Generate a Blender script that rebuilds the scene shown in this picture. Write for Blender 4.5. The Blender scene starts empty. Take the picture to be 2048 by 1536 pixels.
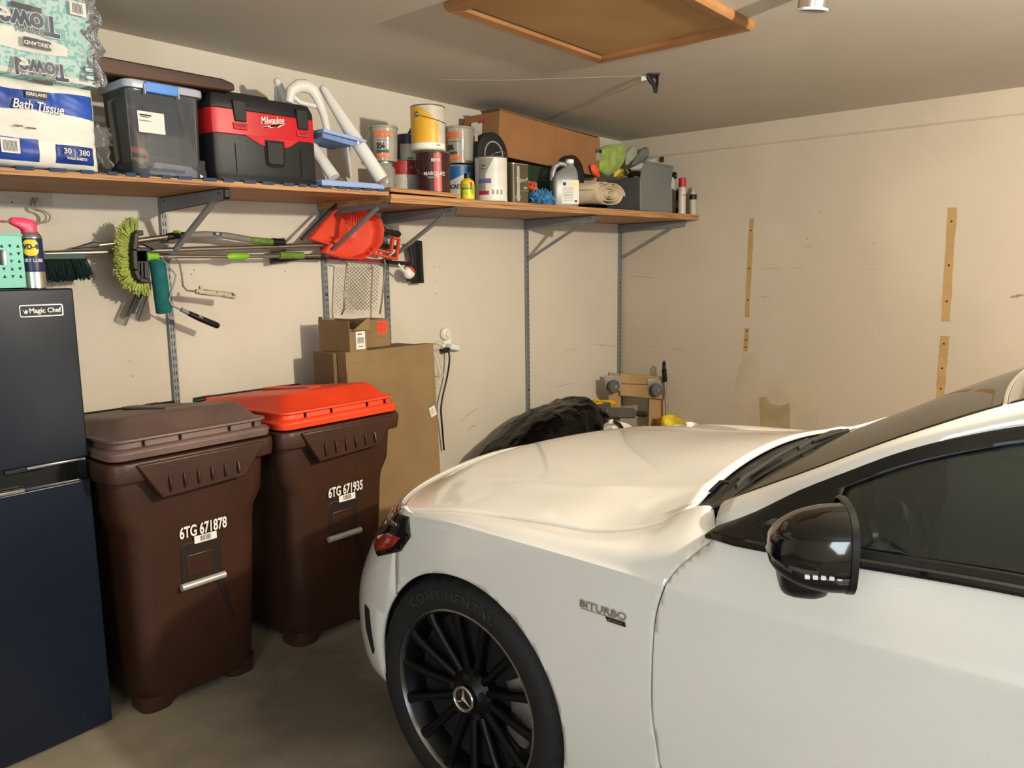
import bpy, math, random
from math import sin, cos, pi, radians, atan2, hypot
from mathutils import Vector, Matrix, Euler
random.seed(7)
SC = bpy.context.scene
COL = SC.collection
# ---------------------------------------------------------------- camera
CAM_Z = 1.473
F = 1560.0                                   # focal length in pixels of a 2048 wide frame
YAW, PITCH, ROLL = radians(40.26), radians(8.27), radians(-0.72)
fwd = Vector((cos(YAW)*cos(PITCH), sin(YAW)*cos(PITCH), -sin(PITCH)))
rt0 = Vector((sin(YAW), -cos(YAW), 0)); up0 = rt0.cross(fwd)
rt = cos(ROLL)*rt0 + sin(ROLL)*up0; up = -sin(ROLL)*rt0 + cos(ROLL)*up0
cam_d = bpy.data.cameras.new('camera'); cam = bpy.data.objects.new('camera', cam_d); COL.objects.link(cam)
cam_d.sensor_width = 36; cam_d.lens = 36*F/2048; cam_d.clip_start = .02
M4 = Matrix((rt, up, -fwd)).transposed().to_4x4(); M4.translation = Vector((0, 0, CAM_Z)); cam.matrix_world = M4
SC.camera = cam
SC.view_settings.view_transform = 'Standard'; SC.view_settings.look = 'None'
SC.view_settings.gamma = 1; SC.view_settings.use_curve_mapping = False
SC.view_settings.exposure = 0.0
# ---------------------------------------------------------------- light
wd = bpy.data.worlds.new('world'); SC.world = wd; wd.use_nodes = True
wd.node_tree.nodes['Background'].inputs[0].default_value = (.55, .7, 1, 1)
wd.node_tree.nodes['Background'].inputs[1].default_value = .3
def lamp(name, kind, loc, energy, color, size=.1, target=None, size_y=None, spread=None):
    L = bpy.data.lights.new(name, kind); o = bpy.data.objects.new(name, L); COL.objects.link(o)
    L.energy = energy; L.color = color; o.location = loc
    if kind == 'AREA':
        L.size = size
        if size_y: L.shape = 'RECTANGLE'; L.size_y = size_y
        if spread: L.spread = spread
    elif kind != 'SUN': L.shadow_soft_size = size
    if target is not None: o.rotation_euler = (Vector(target)-Vector(loc)).to_track_quat('-Z', 'Y').to_euler()
    return o
WARM = (1, .90, .73)
lamp('bulb_light', 'POINT', (2.2, -.8, 2.17), 430, WARM, .045)
lamp('door_daylight', 'AREA', (.3, -3.3, 1.15), 48, (.66, .82, 1), 4.2, (1.0, 3, 1.0), 2.0)
lamp('side_daylight', 'AREA', (-1.9, -.5, 1.35), 70, (.80, .92, 1), 1.0, (1.6, .3, .8), 1.7)

# ---------------------------------------------------------------- helpers
def W(px, py, y):
    d = fwd + (px-1024)/F*rt - (py-768)/F*up; t = y/d.y; return d.x*t, CAM_Z+d.z*t
def WX(px, py, x):
    d = fwd + (px-1024)/F*rt - (py-768)/F*up; t = x/d.x; return d.y*t, CAM_Z+d.z*t
def V3(px, py, y):
    x, z = W(px, py, y); return Vector((x, y, z))
def lin(c):
    if isinstance(c, str):
        c = c.lstrip('#'); c = [int(c[i:i+2], 16)/255 for i in (0, 2, 4)]
        c = [x/12.92 if x <= .04045 else ((x+.055)/1.055)**2.4 for x in c]
    return (c[0], c[1], c[2], 1)
MC = {}
def mat(name, color, rough=.5, metal=0, var=.08, scale=8, bump=0, bscale=60, coat=0, spec=.5, alpha=1, trans=0, stretch=None, sheen=0, emis=0, color2=None, lo=.4, hi=.6, ior=1.45, detail=4):
    if name in MC: return MC[name]
    m = bpy.data.materials.new(name); m.use_nodes = True; nt = m.node_tree; n = nt.nodes; b = n['Principled BSDF']
    c = lin(color)
    tc = n.new('ShaderNodeTexCoord'); mp = n.new('ShaderNodeMapping'); nt.links.new(tc.outputs['Object'], mp.inputs[0])
    if stretch: mp.inputs['Scale'].default_value = stretch
    nz = n.new('ShaderNodeTexNoise'); nz.inputs['Scale'].default_value = scale; nz.inputs['Detail'].default_value = detail
    nt.links.new(mp.outputs[0], nz.inputs['Vector'])
    rp = n.new('ShaderNodeValToRGB'); nt.links.new(nz.outputs['Fac'], rp.inputs[0])
    c2 = lin(color2) if color2 else tuple(min(1, x*(1+var)) for x in c[:3])+(1,)
    c1 = c if color2 else tuple(x*(1-var) for x in c[:3])+(1,)
    rp.color_ramp.elements[0].position = lo; rp.color_ramp.elements[1].position = hi
    rp.color_ramp.elements[0].color = c1; rp.color_ramp.elements[1].color = c2
    nt.links.new(rp.outputs[0], b.inputs['Base Color'])
    b.inputs['Roughness'].default_value = rough; b.inputs['Metallic'].default_value = metal
    b.inputs['Specular IOR Level'].default_value = spec; b.inputs['Coat Weight'].default_value = coat; b.inputs['Coat Roughness'].default_value = .04
    b.inputs['Alpha'].default_value = alpha; b.inputs['Transmission Weight'].default_value = trans; b.inputs['IOR'].default_value = ior
    if sheen: b.inputs['Sheen Weight'].default_value = sheen
    if emis:
        b.inputs['Emission Color'].default_value = c; b.inputs['Emission Strength'].default_value = emis
    if bump:
        n2 = n.new('ShaderNodeTexNoise'); n2.inputs['Scale'].default_value = bscale; n2.inputs['Detail'].default_value = 3
        nt.links.new(mp.outputs[0], n2.inputs['Vector'])
        bp = n.new('ShaderNodeBump'); bp.inputs['Strength'].default_value = bump; bp.inputs['Distance'].default_value = .01
        nt.links.new(n2.outputs['Fac'], bp.inputs['Height']); nt.links.new(bp.outputs[0], b.inputs['Normal'])
    MC[name] = m; return m
def glassy(name, tint, refl=1.0, rough=.02, ior=1.5, opaque=0.0, haze='888888'):
    """thin clear sheet: tinted see-through, fresnel reflection, optional haze"""
    m = bpy.data.materials.new(name); m.use_nodes = True; nt = m.node_tree; n = nt.nodes; n.clear()
    out = n.new('ShaderNodeOutputMaterial'); tr = n.new('ShaderNodeBsdfTransparent'); gl = n.new('ShaderNodeBsdfGlossy'); mx = n.new('ShaderNodeMixShader'); fr = n.new('ShaderNodeFresnel')
    tr.inputs[0].default_value = lin(tint); gl.inputs['Roughness'].default_value = rough; gl.inputs[0].default_value = (refl, refl, refl, 1); fr.inputs[0].default_value = ior
    nz = n.new('ShaderNodeTexNoise'); nz.inputs['Scale'].default_value = 3; bp = n.new('ShaderNodeBump'); bp.inputs['Strength'].default_value = .02; bp.inputs['Distance'].default_value = .01
    nt.links.new(nz.outputs['Fac'], bp.inputs['Height']); nt.links.new(bp.outputs[0], gl.inputs['Normal'])
    a = tr
    if opaque:
        df = n.new('ShaderNodeBsdfDiffuse'); df.inputs[0].default_value = lin(haze); m2 = n.new('ShaderNodeMixShader'); m2.inputs[0].default_value = opaque
        nt.links.new(tr.outputs[0], m2.inputs[1]); nt.links.new(df.outputs[0], m2.inputs[2]); a = m2
    nt.links.new(fr.outputs[0], mx.inputs[0]); nt.links.new(a.outputs[0], mx.inputs[1]); nt.links.new(gl.outputs[0], mx.inputs[2]); nt.links.new(mx.outputs[0], out.inputs[0])
    MC[name] = m; return m

class MB:
    def __init__(s): s.v = []; s.f = []; s.m = []
    def add(s, vs, fs, mi=0):
        o = len(s.v); s.v += [tuple(x) for x in vs]; s.f += [tuple(i+o for i in f) for f in fs]; s.m += [mi]*len(fs); return s
    def xf(s, M):
        s.v = [tuple(M @ Vector(x)) for x in s.v]; return s
    def box(s, c, d, rot=None, mi=0):
        x, y, z = d[0]/2, d[1]/2, d[2]/2
        vs = [Vector((a*x, b*y, e*z)) for e in (-1, 1) for b in (-1, 1) for a in (-1, 1)]
        if rot is not None:
            R = Euler(rot).to_matrix(); vs = [R @ q for q in vs]
        vs = [q+Vector(c) for q in vs]
        return s.add(vs, [(0, 2, 3, 1), (4, 5, 7, 6), (0, 1, 5, 4), (2, 6, 7, 3), (0, 4, 6, 2), (1, 3, 7, 5)], mi)
    def bar(s, a, b, w, t, upv=(0, 0, 1), mi=0):
        a, b = Vector(a), Vector(b); d = (b-a).normalized(); u = Vector(upv); sd = d.cross(u).normalized(); u = sd.cross(d).normalized()
        vs = [p+sd*w/2*i+u*t/2*j for p in (a, b) for j in (-1, 1) for i in (-1, 1)]
        return s.add(vs, [(0, 2, 3, 1), (4, 5, 7, 6), (0, 1, 5, 4), (2, 6, 7, 3), (0, 4, 6, 2), (1, 3, 7, 5)], mi)
    def tube(s, pts, r, n=10, mi=0, cap=True, flat=1.0):
        P = [Vector(p) for p in pts]; k = len(P); rs = r if isinstance(r, (list, tuple)) else [r]*k
        T = [(P[min(i+1, k-1)]-P[max(i-1, 0)]).normalized() for i in range(k)]
        ref = Vector((0, 0, 1)) if abs(T[0].z) < .9 else Vector((1, 0, 0)); u = T[0].cross(ref).normalized(); vs = []
        for i in range(k):
            u = (u-T[i]*u.dot(T[i])).normalized(); w = T[i].cross(u)
            for j in range(n):
                a = 2*pi*j/n; vs.append(P[i]+(u*cos(a)*flat+w*sin(a))*rs[i])
        fs = [(i*n+j, i*n+(j+1) % n, (i+1)*n+(j+1) % n, (i+1)*n+j) for i in range(k-1) for j in range(n)]
        if cap: fs += [tuple(range(n))[::-1], tuple((k-1)*n+j for j in range(n))]
        return s.add(vs, fs, mi)
    def lathe(s, prof, n=32, mi=0, c=(0, 0, 0), axis='z', sx=1, sy=1, cap=True):
        vs = []; k = len(prof)
        for r, z in prof:
            for j in range(n):
                a = 2*pi*j/n; x, y = r*cos(a)*sx, r*sin(a)*sy
                q = (x, y, z) if axis == 'z' else ((z, x, y) if axis == 'x' else (y, z, x))
                vs.append((q[0]+c[0], q[1]+c[1], q[2]+c[2]))
        fs = [(i*n+j, i*n+(j+1) % n, (i+1)*n+(j+1) % n, (i+1)*n+j) for i in range(k-1) for j in range(n)]
        if cap and prof[0][0] > 1e-4: fs.append(tuple(range(n))[::-1])
        if cap and prof[-1][0] > 1e-4: fs.append(tuple((k-1)*n+j for j in range(n)))
        return s.add(vs, fs, mi)
    def prism(s, poly, a, b, plane='xz', mi=0):
        """poly extruded between a and b along the axis left over"""
        n = len(poly); vs = []
        for h in (a, b):
            for p, q in poly: vs.append({'xz': (p, h, q), 'yz': (h, p, q), 'xy': (p, q, h)}[plane])
        return s.add(vs, [tuple(range(n))[::-1], tuple(range(n, 2*n))]+[(i, (i+1) % n, n+(i+1) % n, n+i) for i in range(n)], mi)
    def grid(s, rows, mi=0, closed=False):
        n = len(rows[0]); vs = [p for r in rows for p in r]; e = n if closed else n-1
        return s.add(vs, [(i*n+j, i*n+(j+1) % n, (i+1)*n+(j+1) % n, (i+1)*n+j) for i in range(len(rows)-1) for j in range(e)], mi)
    def loft(s, secs, mi=0):
        n = len(secs[0]); s.grid(secs, mi, True); o = len(s.v)-n*len(secs)
        s.f += [tuple(o+j for j in range(n))[::-1], tuple(o+(len(secs)-1)*n+j for j in range(n))]; s.m += [mi, mi]; return s
    def ball(s, c, r, n=16, k=10, mi=0):
        rr = r if isinstance(r, (tuple, list)) else (r, r, r)
        rows = [[(c[0]+rr[0]*sin(pi*i/k)*cos(2*pi*j/n), c[1]+rr[1]*sin(pi*i/k)*sin(2*pi*j/n), c[2]-rr[2]*cos(pi*i/k)) for j in range(n)] for i in range(k+1)]
        return s.grid(rows, mi, True)
    def build(s, name, mats, parent=None, bevel=0, smooth=35, solid=0, offset=-1, seg=2, subsurf=0, recalc=True, disp=None):
        me = bpy.data.meshes.new(name); me.from_pydata(s.v, [], s.f)
        if not isinstance(mats, (list, tuple)): mats = [mats]
        for m in mats: me.materials.append(m)
        me.polygons.foreach_set('material_index', s.m); me.validate()
        if recalc:
            import bmesh
            bm = bmesh.new(); bm.from_mesh(me); bmesh.ops.remove_doubles(bm, verts=bm.verts, dist=1e-5); bmesh.ops.recalc_face_normals(bm, faces=bm.faces); bm.to_mesh(me); bm.free()
        me.update()
        if smooth:
            me.shade_smooth(); me.set_sharp_from_angle(angle=radians(smooth))
        o = bpy.data.objects.new(name, me); COL.objects.link(o)
        if parent: o.parent = parent
        if solid:
            q = o.modifiers.new('s', 'SOLIDIFY'); q.thickness = solid; q.offset = offset
        if subsurf:
            q = o.modifiers.new('u', 'SUBSURF'); q.levels = subsurf; q.render_levels = subsurf
        if bevel:
            q = o.modifiers.new('b', 'BEVEL'); q.width = bevel; q.segments = seg; q.limit_method = 'ANGLE'; q.angle_limit = radians(40)
        if disp:
            t = bpy.data.textures.new(name, 'CLOUDS'); t.noise_scale = disp[1]; q = o.modifiers.new('d', 'DISPLACE'); q.texture = t; q.strength = disp[0]; q.mid_level = .5; q.texture_coords = 'LOCAL'
        return o
def rrect(w, d, r, z, cx=0, cy=0, k=4):
    """rounded rectangle ring, counter clockwise"""
    pts = []
    for sx, sy, a0 in ((1, 1, 0), (-1, 1, 90), (-1, -1, 180), (1, -1, 270)):
        for i in range(k+1):
            a = radians(a0+90*i/k); pts.append((cx+sx*(w/2-r)+r*cos(a), cy+sy*(d/2-r)+r*sin(a), z))
    return pts
def tag(o, label=None, cat=None, group=None, kind=None):
    if label: o['label'] = label
    if cat: o['category'] = cat
    if group: o['group'] = group
    if kind: o['kind'] = kind
    return o
def thing(name, label, cat, loc=(0, 0, 0), rz=0, group=None, rot=None):
    o = bpy.data.objects.new(name, None); COL.objects.link(o); o.empty_display_size = .05
    o.location = loc; o.rotation_euler = rot if rot else (0, 0, rz); return tag(o, label, cat, group)
def copy_tree(o, parent=None):
    c = o.copy(); COL.objects.link(c); c.parent = parent
    for ch in list(o.children): copy_tree(ch, c)
    return c
TXT = {}
def text_geo(s, size, xs=1.0, extr=.0004, shear=0, bold=0.0, space=1.0):
    cu = bpy.data.curves.new('t', 'FONT'); cu.body = s; cu.size = size; cu.extrude = extr; cu.align_x = 'CENTER'; cu.align_y = 'CENTER'; cu.shear = shear; cu.offset = bold*size; cu.space_character = space
    o = bpy.data.objects.new('t', cu); COL.objects.link(o); dg = bpy.context.evaluated_depsgraph_get(); dg.update()
    me = bpy.data.meshes.new_from_object(o.evaluated_get(dg)); vs = [(v.co.x*xs, v.co.y, v.co.z) for v in me.vertices]; fs = [tuple(p.vertices) for p in me.polygons]
    bpy.data.objects.remove(o); bpy.data.curves.remove(cu); bpy.data.meshes.remove(me); return vs, fs
def text(mb, s, o, size, right=(1, 0, 0), upv=(0, 0, 1), xs=1.0, extr=.0006, mi=0, cyl=None, shear=0, bold=0.0, space=1.0, flip=False):
    """letters added to mb: flat at o, or wrapped about a vertical cylinder cyl=(cx,cy,r,angle)"""
    vs, fs = text_geo(s, size, xs, extr, shear, bold, space); out = []
    if flip: vs = [(-a, -b, c) for a, b, c in vs]
    if cyl:
        cx, cy, r, a0 = cyl
        for a, b, c in vs:
            t = a0+a/r; out.append((cx+(r+c+extr)*cos(t), cy+(r+c+extr)*sin(t), o[2]+b))
    else:
        R, U = Vector(right).normalized(), Vector(upv).normalized(); N = R.cross(U)
        for a, b, c in vs: out.append(Vector(o)+R*a+U*b+N*(c+extr))
    mb.add(out, fs, mi); return mb
def patch(mb, cx, cy, r, a0, a1, z0, z1, mi=0, n=12, off=.0006):
    """curved label on a vertical cylinder"""
    rows = [[(cx+(r+off)*cos(a0+(a1-a0)*j/n), cy+(r+off)*sin(a0+(a1-a0)*j/n), z) for j in range(n+1)] for z in (z0, z1)]
    return mb.grid(rows, mi)
def lerp_tab(tab, x):
    """smooth (Catmull-Rom / monotone-ish) table lookup"""
    if x <= tab[0][0]: return tab[0][1]
    if x >= tab[-1][0]: return tab[-1][1]
    for i in range(len(tab)-1):
        if x <= tab[i+1][0]:
            x0, y0 = tab[i]; x1, y1 = tab[i+1]; h = x1-x0
            s = (y1-y0)/h
            sm = (y0-tab[i-1][1])/(x0-tab[i-1][0]) if i else s
            sp = (tab[i+2][1]-y1)/(tab[i+2][0]-x1) if i+2 < len(tab) else s
            def tan_(a, b): return 0 if a*b <= 0 else 2*a*b/(a+b)
            m0 = tan_(sm, s) if i else s; m1 = tan_(s, sp) if i+2 < len(tab) else s
            t = (x-x0)/h
            return (2*t**3-3*t*t+1)*y0+(t**3-2*t*t+t)*h*m0+(-2*t**3+3*t*t)*y1+(t**3-t*t)*h*m1
def clip(vs, fs, f):
    """keep the part of a polygon mesh where f(v) > 0"""
    vs = [Vector(v) for v in vs]; d = [f(v) for v in vs]; out = []; cache = {}
    def cut(a, b):
        k = (min(a, b), max(a, b))
        if k not in cache:
            t = d[a]/(d[a]-d[b]); vs.append(vs[a].lerp(vs[b], t)); cache[k] = len(vs)-1
        return cache[k]
    for fc in fs:
        r = []
        for i, a in enumerate(fc):
            b = fc[(i+1) % len(fc)]
            if d[a] > 0: r.append(a)
            if (d[a] > 0) != (d[b] > 0): r.append(cut(a, b))
        if len(r) > 2: out.append(tuple(r))
    used = sorted({i for fc in out for i in fc}); mp = {i: k for k, i in enumerate(used)}
    return [vs[i] for i in used], [tuple(mp[i] for i in fc) for fc in out]

# ---------------------------------------------------------------- materials shared
WALLC = 'cfc6b6'
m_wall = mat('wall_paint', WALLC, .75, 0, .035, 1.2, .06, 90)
m_wallb = mat('wall_back_darker', 'b8ab99', .75, 0, .06, .9, .06, 90)  # back wall in a darker tone than the left wall
m_ceil = mat('ceiling_paint', 'c6beb1', .8, 0, .05, .8, .08, 60)
m_patch = mat('wall_touch_up', 'a3967f', .8, 0, .04, 5)
m_card2 = mat('bare_board', 'a8875a', .85, 0, .06, 8)
m_floor = mat('concrete', '665c4e', .8, 0, .3, 1.6, .35, 14, color2='9b8f7b', detail=12, lo=.36, hi=.66)
m_ply = mat('plywood_face', 'ae7a46', .55, 0, .15, 3, 0, 60, stretch=(.5, 6, 6), color2='7e5230', lo=.35, hi=.75)
m_plyE = mat('plywood_edge', 'b98a5c', .65, 0, .2, 5, 0, 60, stretch=(.6, 3, 60), color2='6b3f1e', lo=.45, hi=.7)
m_steel = mat('grey_painted_steel', '85888a', .42, .35, .05, 8)
m_dark = mat('slot_black', '0c0c0c', .8)
m_blackp = mat('black_plastic', '121213', .42, 0, .1, 12, .05, 80)
m_chrome = mat('bright_chrome', 'd8d8d8', .15, 1, .03)
m_silver = mat('brushed_aluminium', 'b9b6ae', .3, .9, .05)
m_white = mat('white_plastic', 'e8e4da', .4, 0, .03)
m_paper = mat('white_label', 'dcd8d0', .6, 0, .04)
m_ink = mat('dark_ink', '1d1d24', .6)
m_card = mat('brown_cardboard', '846b49', .82, 0, .05, 6, .05, 40)
m_cardD = mat('cardboard_inside', '6f5638', .85, 0, .08, 6, .05, 40)
m_orange = mat('orange_print', 'e0562a', .5)

# ---------------------------------------------------------------- room
H = 2.44; WY = 3.33; WXB = 5.265; X0 = -2.0; Y0 = -3.6
def struct(o): return tag(o, kind='structure')
def slab(name, c, d, m): return struct(MB().box(c, d).build(name, m, smooth=0))
slab('floor', ((X0+WXB)/2, (Y0+WY)/2, -.06), (WXB-X0+.4, WY-Y0+.4, .12), m_floor)
ceil = slab('ceiling', ((X0+WXB)/2, (Y0+WY)/2, H+.06), (WXB-X0+.4, WY-Y0+.4, .12), m_ceil)
walll = slab('wall_left', ((X0+WXB)/2, WY+.06, H/2), (WXB-X0+.4, .12, H), m_wall)
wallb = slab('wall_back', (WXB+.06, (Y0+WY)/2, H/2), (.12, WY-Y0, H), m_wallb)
slab('wall_right', (X0-.06, (Y0+WY)/2, H/2), (.12, WY-Y0, H), m_wall)
# garage door wall behind the camera: opening 4.9 m wide
mb = MB(); mb.box((-1.9, Y0-.06, H/2), (.5, .12, H)); mb.box((5.1, Y0-.06, H/2), (.6, .12, H)); mb.box((1.6, Y0-.06, 2.28), (6.6, .12, .32))
struct(mb.build('wall_front', m_wall, smooth=0))
# drywall step high on the back wall
struct(MB().prism([(WXB-.012, 2.302), (WXB, 2.290), (WXB, H), (WXB-.012, H)], Y0, WY, 'xz').build('trim_1', m_wallb, smooth=0))
# joint compound seams on the ceiling
def seam(mb, a, b, w): 
    a = Vector(a); b = Vector(b); mb.bar(a, b, w, .0016, (0, 0, 1))
mb = MB()
seam(mb, (3.62, 2.1, H-.0002), (3.18, 2.72, H-.0002), .004); seam(mb, (3.18, 2.72, H-.0002), (2.95, 2.95, H-.0002), .004)
o = mb.build('taped_seam', mat('ceiling_joint', 'bfb5a3', .8, 0, .06, 4), ceil, smooth=0); o['kind'] = 'structure'
# bare strips and patches on the back wall
def strip(x0p, y0p, x1p, y1p, wd_, name='bare_strip', m=m_card2):
    y0_, z0_ = WX(x0p, y0p, WXB); y1_, z1_ = WX(x1p, y1p, WXB); mb = MB(); n = 12; L = []; R_ = []
    for i in range(n+1):
        t = i/n; y = y0_+(y1_-y0_)*t; z = z0_+(z1_-z0_)*t; L.append((y-wd_/2+random.uniform(-.003, .003), z)); R_.append((y+wd_/2+random.uniform(-.003, .003), z))
    mb.prism(L+R_[::-1], WXB-.0015, WXB+.004, 'yz')
    for t in (.12, .5, .82):
        y = y0_+(y1_-y0_)*t; z = z0_+(z1_-z0_)*t; mb.lathe([(0, -.0025), (.006, -.0022), (.006, 0)], 8, 1, (WXB, y, z), 'x')
    o = mb.build(name, [m, m_dark], wallb, smooth=0); o['kind'] = 'structure'
strip(1503, 437, 1494, 635, .034); strip(1494, 656, 1491, 703, .033)
strip(1905, 415, 1891, 643, .047); strip(1889, 672, 1880, 800, .047)
m_scuff = mat('greyer_wall_paint', 'b2a48f', .8, 0, .05, 4); m_patchb = mat('torn_wall_patch', '9f8a6a', .85, 0, .1, 9)
def wpatch(pts, m, off, name='touch_up_patch'):
    P = [WX(a, b, WXB) for a, b in pts]; o = MB().prism(P, WXB-off, WXB+.003, 'yz').build(name, m, wallb, smooth=0); o['kind'] = 'structure'
wpatch([(1487, 705), (1510, 705), (1525, 760), (1560, 762), (1640, 770), (1636, 870), (1460, 870), (1470, 760)], m_scuff, .001)
wpatch([(1518, 795), (1532, 793), (1540, 806), (1560, 812), (1580, 806), (1580, 880), (1522, 880)], m_patchb, .002, 'torn_patch')
def smudge(x0, y0, x1, y1, h, dark='b3a288'):
    a = WX(x0, y0, WXB); b = WX(x1, y1, WXB); n = 10; T = []; B = []
    for i in range(n+1):
        t = i/n; e = sin(pi*t)**.5*h/2*random.uniform(.5, 1.2)+.001; y = a[0]+(b[0]-a[0])*t; z = a[1]+(b[1]-a[1])*t; T.append((y, z+e)); B.append((y, z-e*.7))
    o = MB().prism(T+B[::-1], WXB-.0008, WXB+.002, 'yz').build('scuff_mark', mat('scuff'+dark, dark, .85, 0, .1, 14), wallb, smooth=0); o['kind'] = 'structure'
smudge(1260, 552, 1310, 556, .012, 'a8977d'); smudge(1500, 538, 1660, 536, .008); smudge(1720, 540, 1790, 537, .006); smudge(1280, 690, 1400, 705, .014, 'b8a083'); smudge(2020, 595, 2048, 590, .02, '8f7d62')
smudge(1520, 594, 1535, 594, .004, '8f7d62')
for px, py in ((1640, 425), (1615, 478), (1612, 493), (1620, 493), (1748, 487)):
    y, z = WX(px, py, WXB); o = MB().lathe([(0, -.002), (.005, -.0018), (.006, 0)], 8, 0, (WXB, y, z), 'x').build('screw_hole', m_patchb, wallb, smooth=0); o['kind'] = 'structure'
def smudge_l(px0, py0, px1, py1, h, c):
    a = W(px0, py0, WY); b = W(px1, py1, WY); n = 10; T = []; B = []
    for i in range(n+1):
        t = i/n; e = sin(pi*t)**.5*h/2*random.uniform(.4, 1.3)+.0008; x = a[0]+(b[0]-a[0])*t; z = a[1]+(b[1]-a[1])*t+.006*sin(3*t); T.append((x, z+e)); B.append((x, z-e*.7))
    o = MB().prism(T+B[::-1], WY-.0006, WY+.002, 'xz').build('scuff_mark', mat('scuff'+c, c, .85, 0, .1, 14), walll, smooth=0); o['kind'] = 'structure'
smudge_l(920, 845, 958, 815, .006, 'b3a288'); smudge_l(935, 862, 952, 850, .006, 'a8977d'); smudge_l(1112, 775, 1148, 767, .004, 'b0a085'); smudge_l(1125, 705, 1160, 697, .004, 'b6a68b'); smudge_l(1180, 690, 1235, 694, .008, 'c2ab90'); smudge_l(252, 722, 274, 730, .003, 'bcae98')
for px, py in ((873, 560), (873, 587), (266, 752), (388, 540), (383, 549), (570, 542), (868, 534), (878, 534)):
    x, z = W(px, py, WY); o = MB().lathe([(0, -.002), (.003, -.0018), (.0035, 0)], 8, 0, (x, WY, z), 'y').build('nail_hole', m_patchb, walll, smooth=0); o['kind'] = 'structure'

# attic hatch: oak frame and a panel
m_oak = mat('oak_trim', 'a3744a', .5, 0, .2, 4, 0, 60, stretch=(1, 1, 1), color2='85582f', lo=.3, hi=.7)
m_oakp = mat('hatch_plywood', 'a5814f', .6, 0, .08, 2, color2='987444')
t = thing('attic_hatch', 'wood framed attic hatch panel set in the ceiling', 'attic hatch', (2.64, 1.74, H))
hx, hy = .49, .365
MB().box((0, .0, -.008), (2*hx-.02, 2*hy-.02, .016)).build('panel', m_oakp, t, smooth=0)
fw = .065
for k, (sx, sy) in enumerate(((0, 1), (0, -1), (1, 0), (-1, 0))):
    mb = MB(); ax, ay = hx+.01, hy+.01
    prof = [(0, 0), (0, -.022), (.012, -.034), (fw-.012, -.03), (fw, -.018), (fw, 0)]
    rings = []
    for s_ in (-1, 1):
        ring = []
        for d, z in prof:
            if sy: ring.append((s_*(ax-d), sy*(ay-d), z))
            else: ring.append((sx*(ax-d), s_*(ay-d), z))
        rings.append(ring)
    mb.loft(rings).build('frame_board', m_oak, t, bevel=.002)
MB().box((0, hy-.055, -.018), (2*hx-.12, .006, .004)).build('panel_gap_shade', mat('painted_gap_shadow', '3a2414', .9), t, smooth=0)  # dark strip paints the shadow in the gap along the panel
# black hook in the ceiling
t = thing('ceiling_hook', 'small black folded hook bracket screwed to the ceiling', 'hook', (3.61, 2.103, H))
MB().box((0, 0, -.004), (.09, .06, .008), (0, 0, .7)).build('plate', m_blackp, t, bevel=.002)
mb = MB(); mb.tube([(-.03, .01, -.006), (-.02, .0, -.03), (.0, -.01, -.05), (.012, -.012, -.085)], [.012, .013, .011, .009], 8); mb.tube([(.03, -.01, -.006), (.025, -.012, -.04), (.014, -.012, -.085)], .008, 8)
mb.build('arm', m_blackp, t)
MB().box((-.028, .03, -.016), (.012, .03, .022)).build('clip', m_white, t)
# silver can lamp
t = thing('ceiling_lamp', 'silver cylinder ceiling lamp with white rim', 'lamp', (2.885, 1.04, H))
M_ = Matrix.Rotation(.16, 4, 'X') @ Matrix.Rotation(-.1, 4, 'Y')
MB().lathe([(.0, .0), (.05, .0), (.05, -.016), (.0, -.02)], 24).build('ceiling_plate', m_silver, t)
MB().lathe([(.044, 0), (.05, -.006), (.05, -.075), (.047, -.078), (.0465, -.01)], 32, cap=False).xf(M_).build('housing', mat('lamp_aluminium', 'c8c8c8', .25, .95, .1, 30, stretch=(1, 1, .02)), t)
MB().lathe([(.047, -.074), (.0535, -.076), (.0535, -.083), (.046, -.084)], 32, cap=False).xf(M_).build('rim', m_white, t)
MB().lathe([(0, -.05), (.046, -.06)], 24).xf(M_).build('reflector', m_white, t)
# bulb holder over the car roof, source of the warm light
t = thing('ceiling_bulb_holder', 'porcelain bulb holder on the ceiling', 'lamp', (2.2, -.8, H))
MB().lathe([(0, 0), (.06, 0), (.055, -.03), (.03, -.05), (.022, -.09), (0, -.09)], 24).build('holder', m_white, t)
# ---------------------------------------------------------------- car (local: -w, -l, z with the origin on the floor under the front axle)
m_paint = mat('white_car_paint', 'd4d2cc', .28, 0, .01, 2, coat=.9)
m_gloss = mat('gloss_black', '050505', .12, 0, .02, 4, coat=.6)
m_trim = mat('satin_black_trim', '08080a', .38, 0, .05, 4)
m_under = mat('underbody_black', '070707', .9)
m_rubber = mat('tyre_rubber', '121212', .75, 0, .12, 20, .1, 60)
m_rim = mat('black_alloy', '0d0d0e', .38, .5, .1, 6)
m_lip = mat('machined_lip', '8b8a88', .25, .95, .08, 20)
m_glass = glassy('car_side_glass', 'd4dad6', .9, .03, 1.5, .05, '777b70')
m_wglass = glassy('car_windscreen_glass', 'b8b8a8', .72, .04, 1.5, .17, '46422f')
m_seat = mat('dark_leather', '585c5e', .4, 0, .1, 6, .1, 90)
m_dash = mat('dashboard_black', '3a3c3a', .5, 0, .1, 6)
car = thing('car', 'white car parked nose first, with black wheels, black mirror and dark glass', 'car', (2.28, 1.37, 0))
def cw(l, w, z): return (-w, -l, z)
TOPW = [(-.5, .865), (-.24, .86), (-.085, .83), (.07, .80), (.226, .79), (.316, .785), (.425, .775), (.507, .76), (.565, .738), (.625, .740), (.665, .80), (.70, .868), (1.2, .868), (1.9, .868), (2.6, .875), (3.1, .85), (3.5, .80)]
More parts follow.
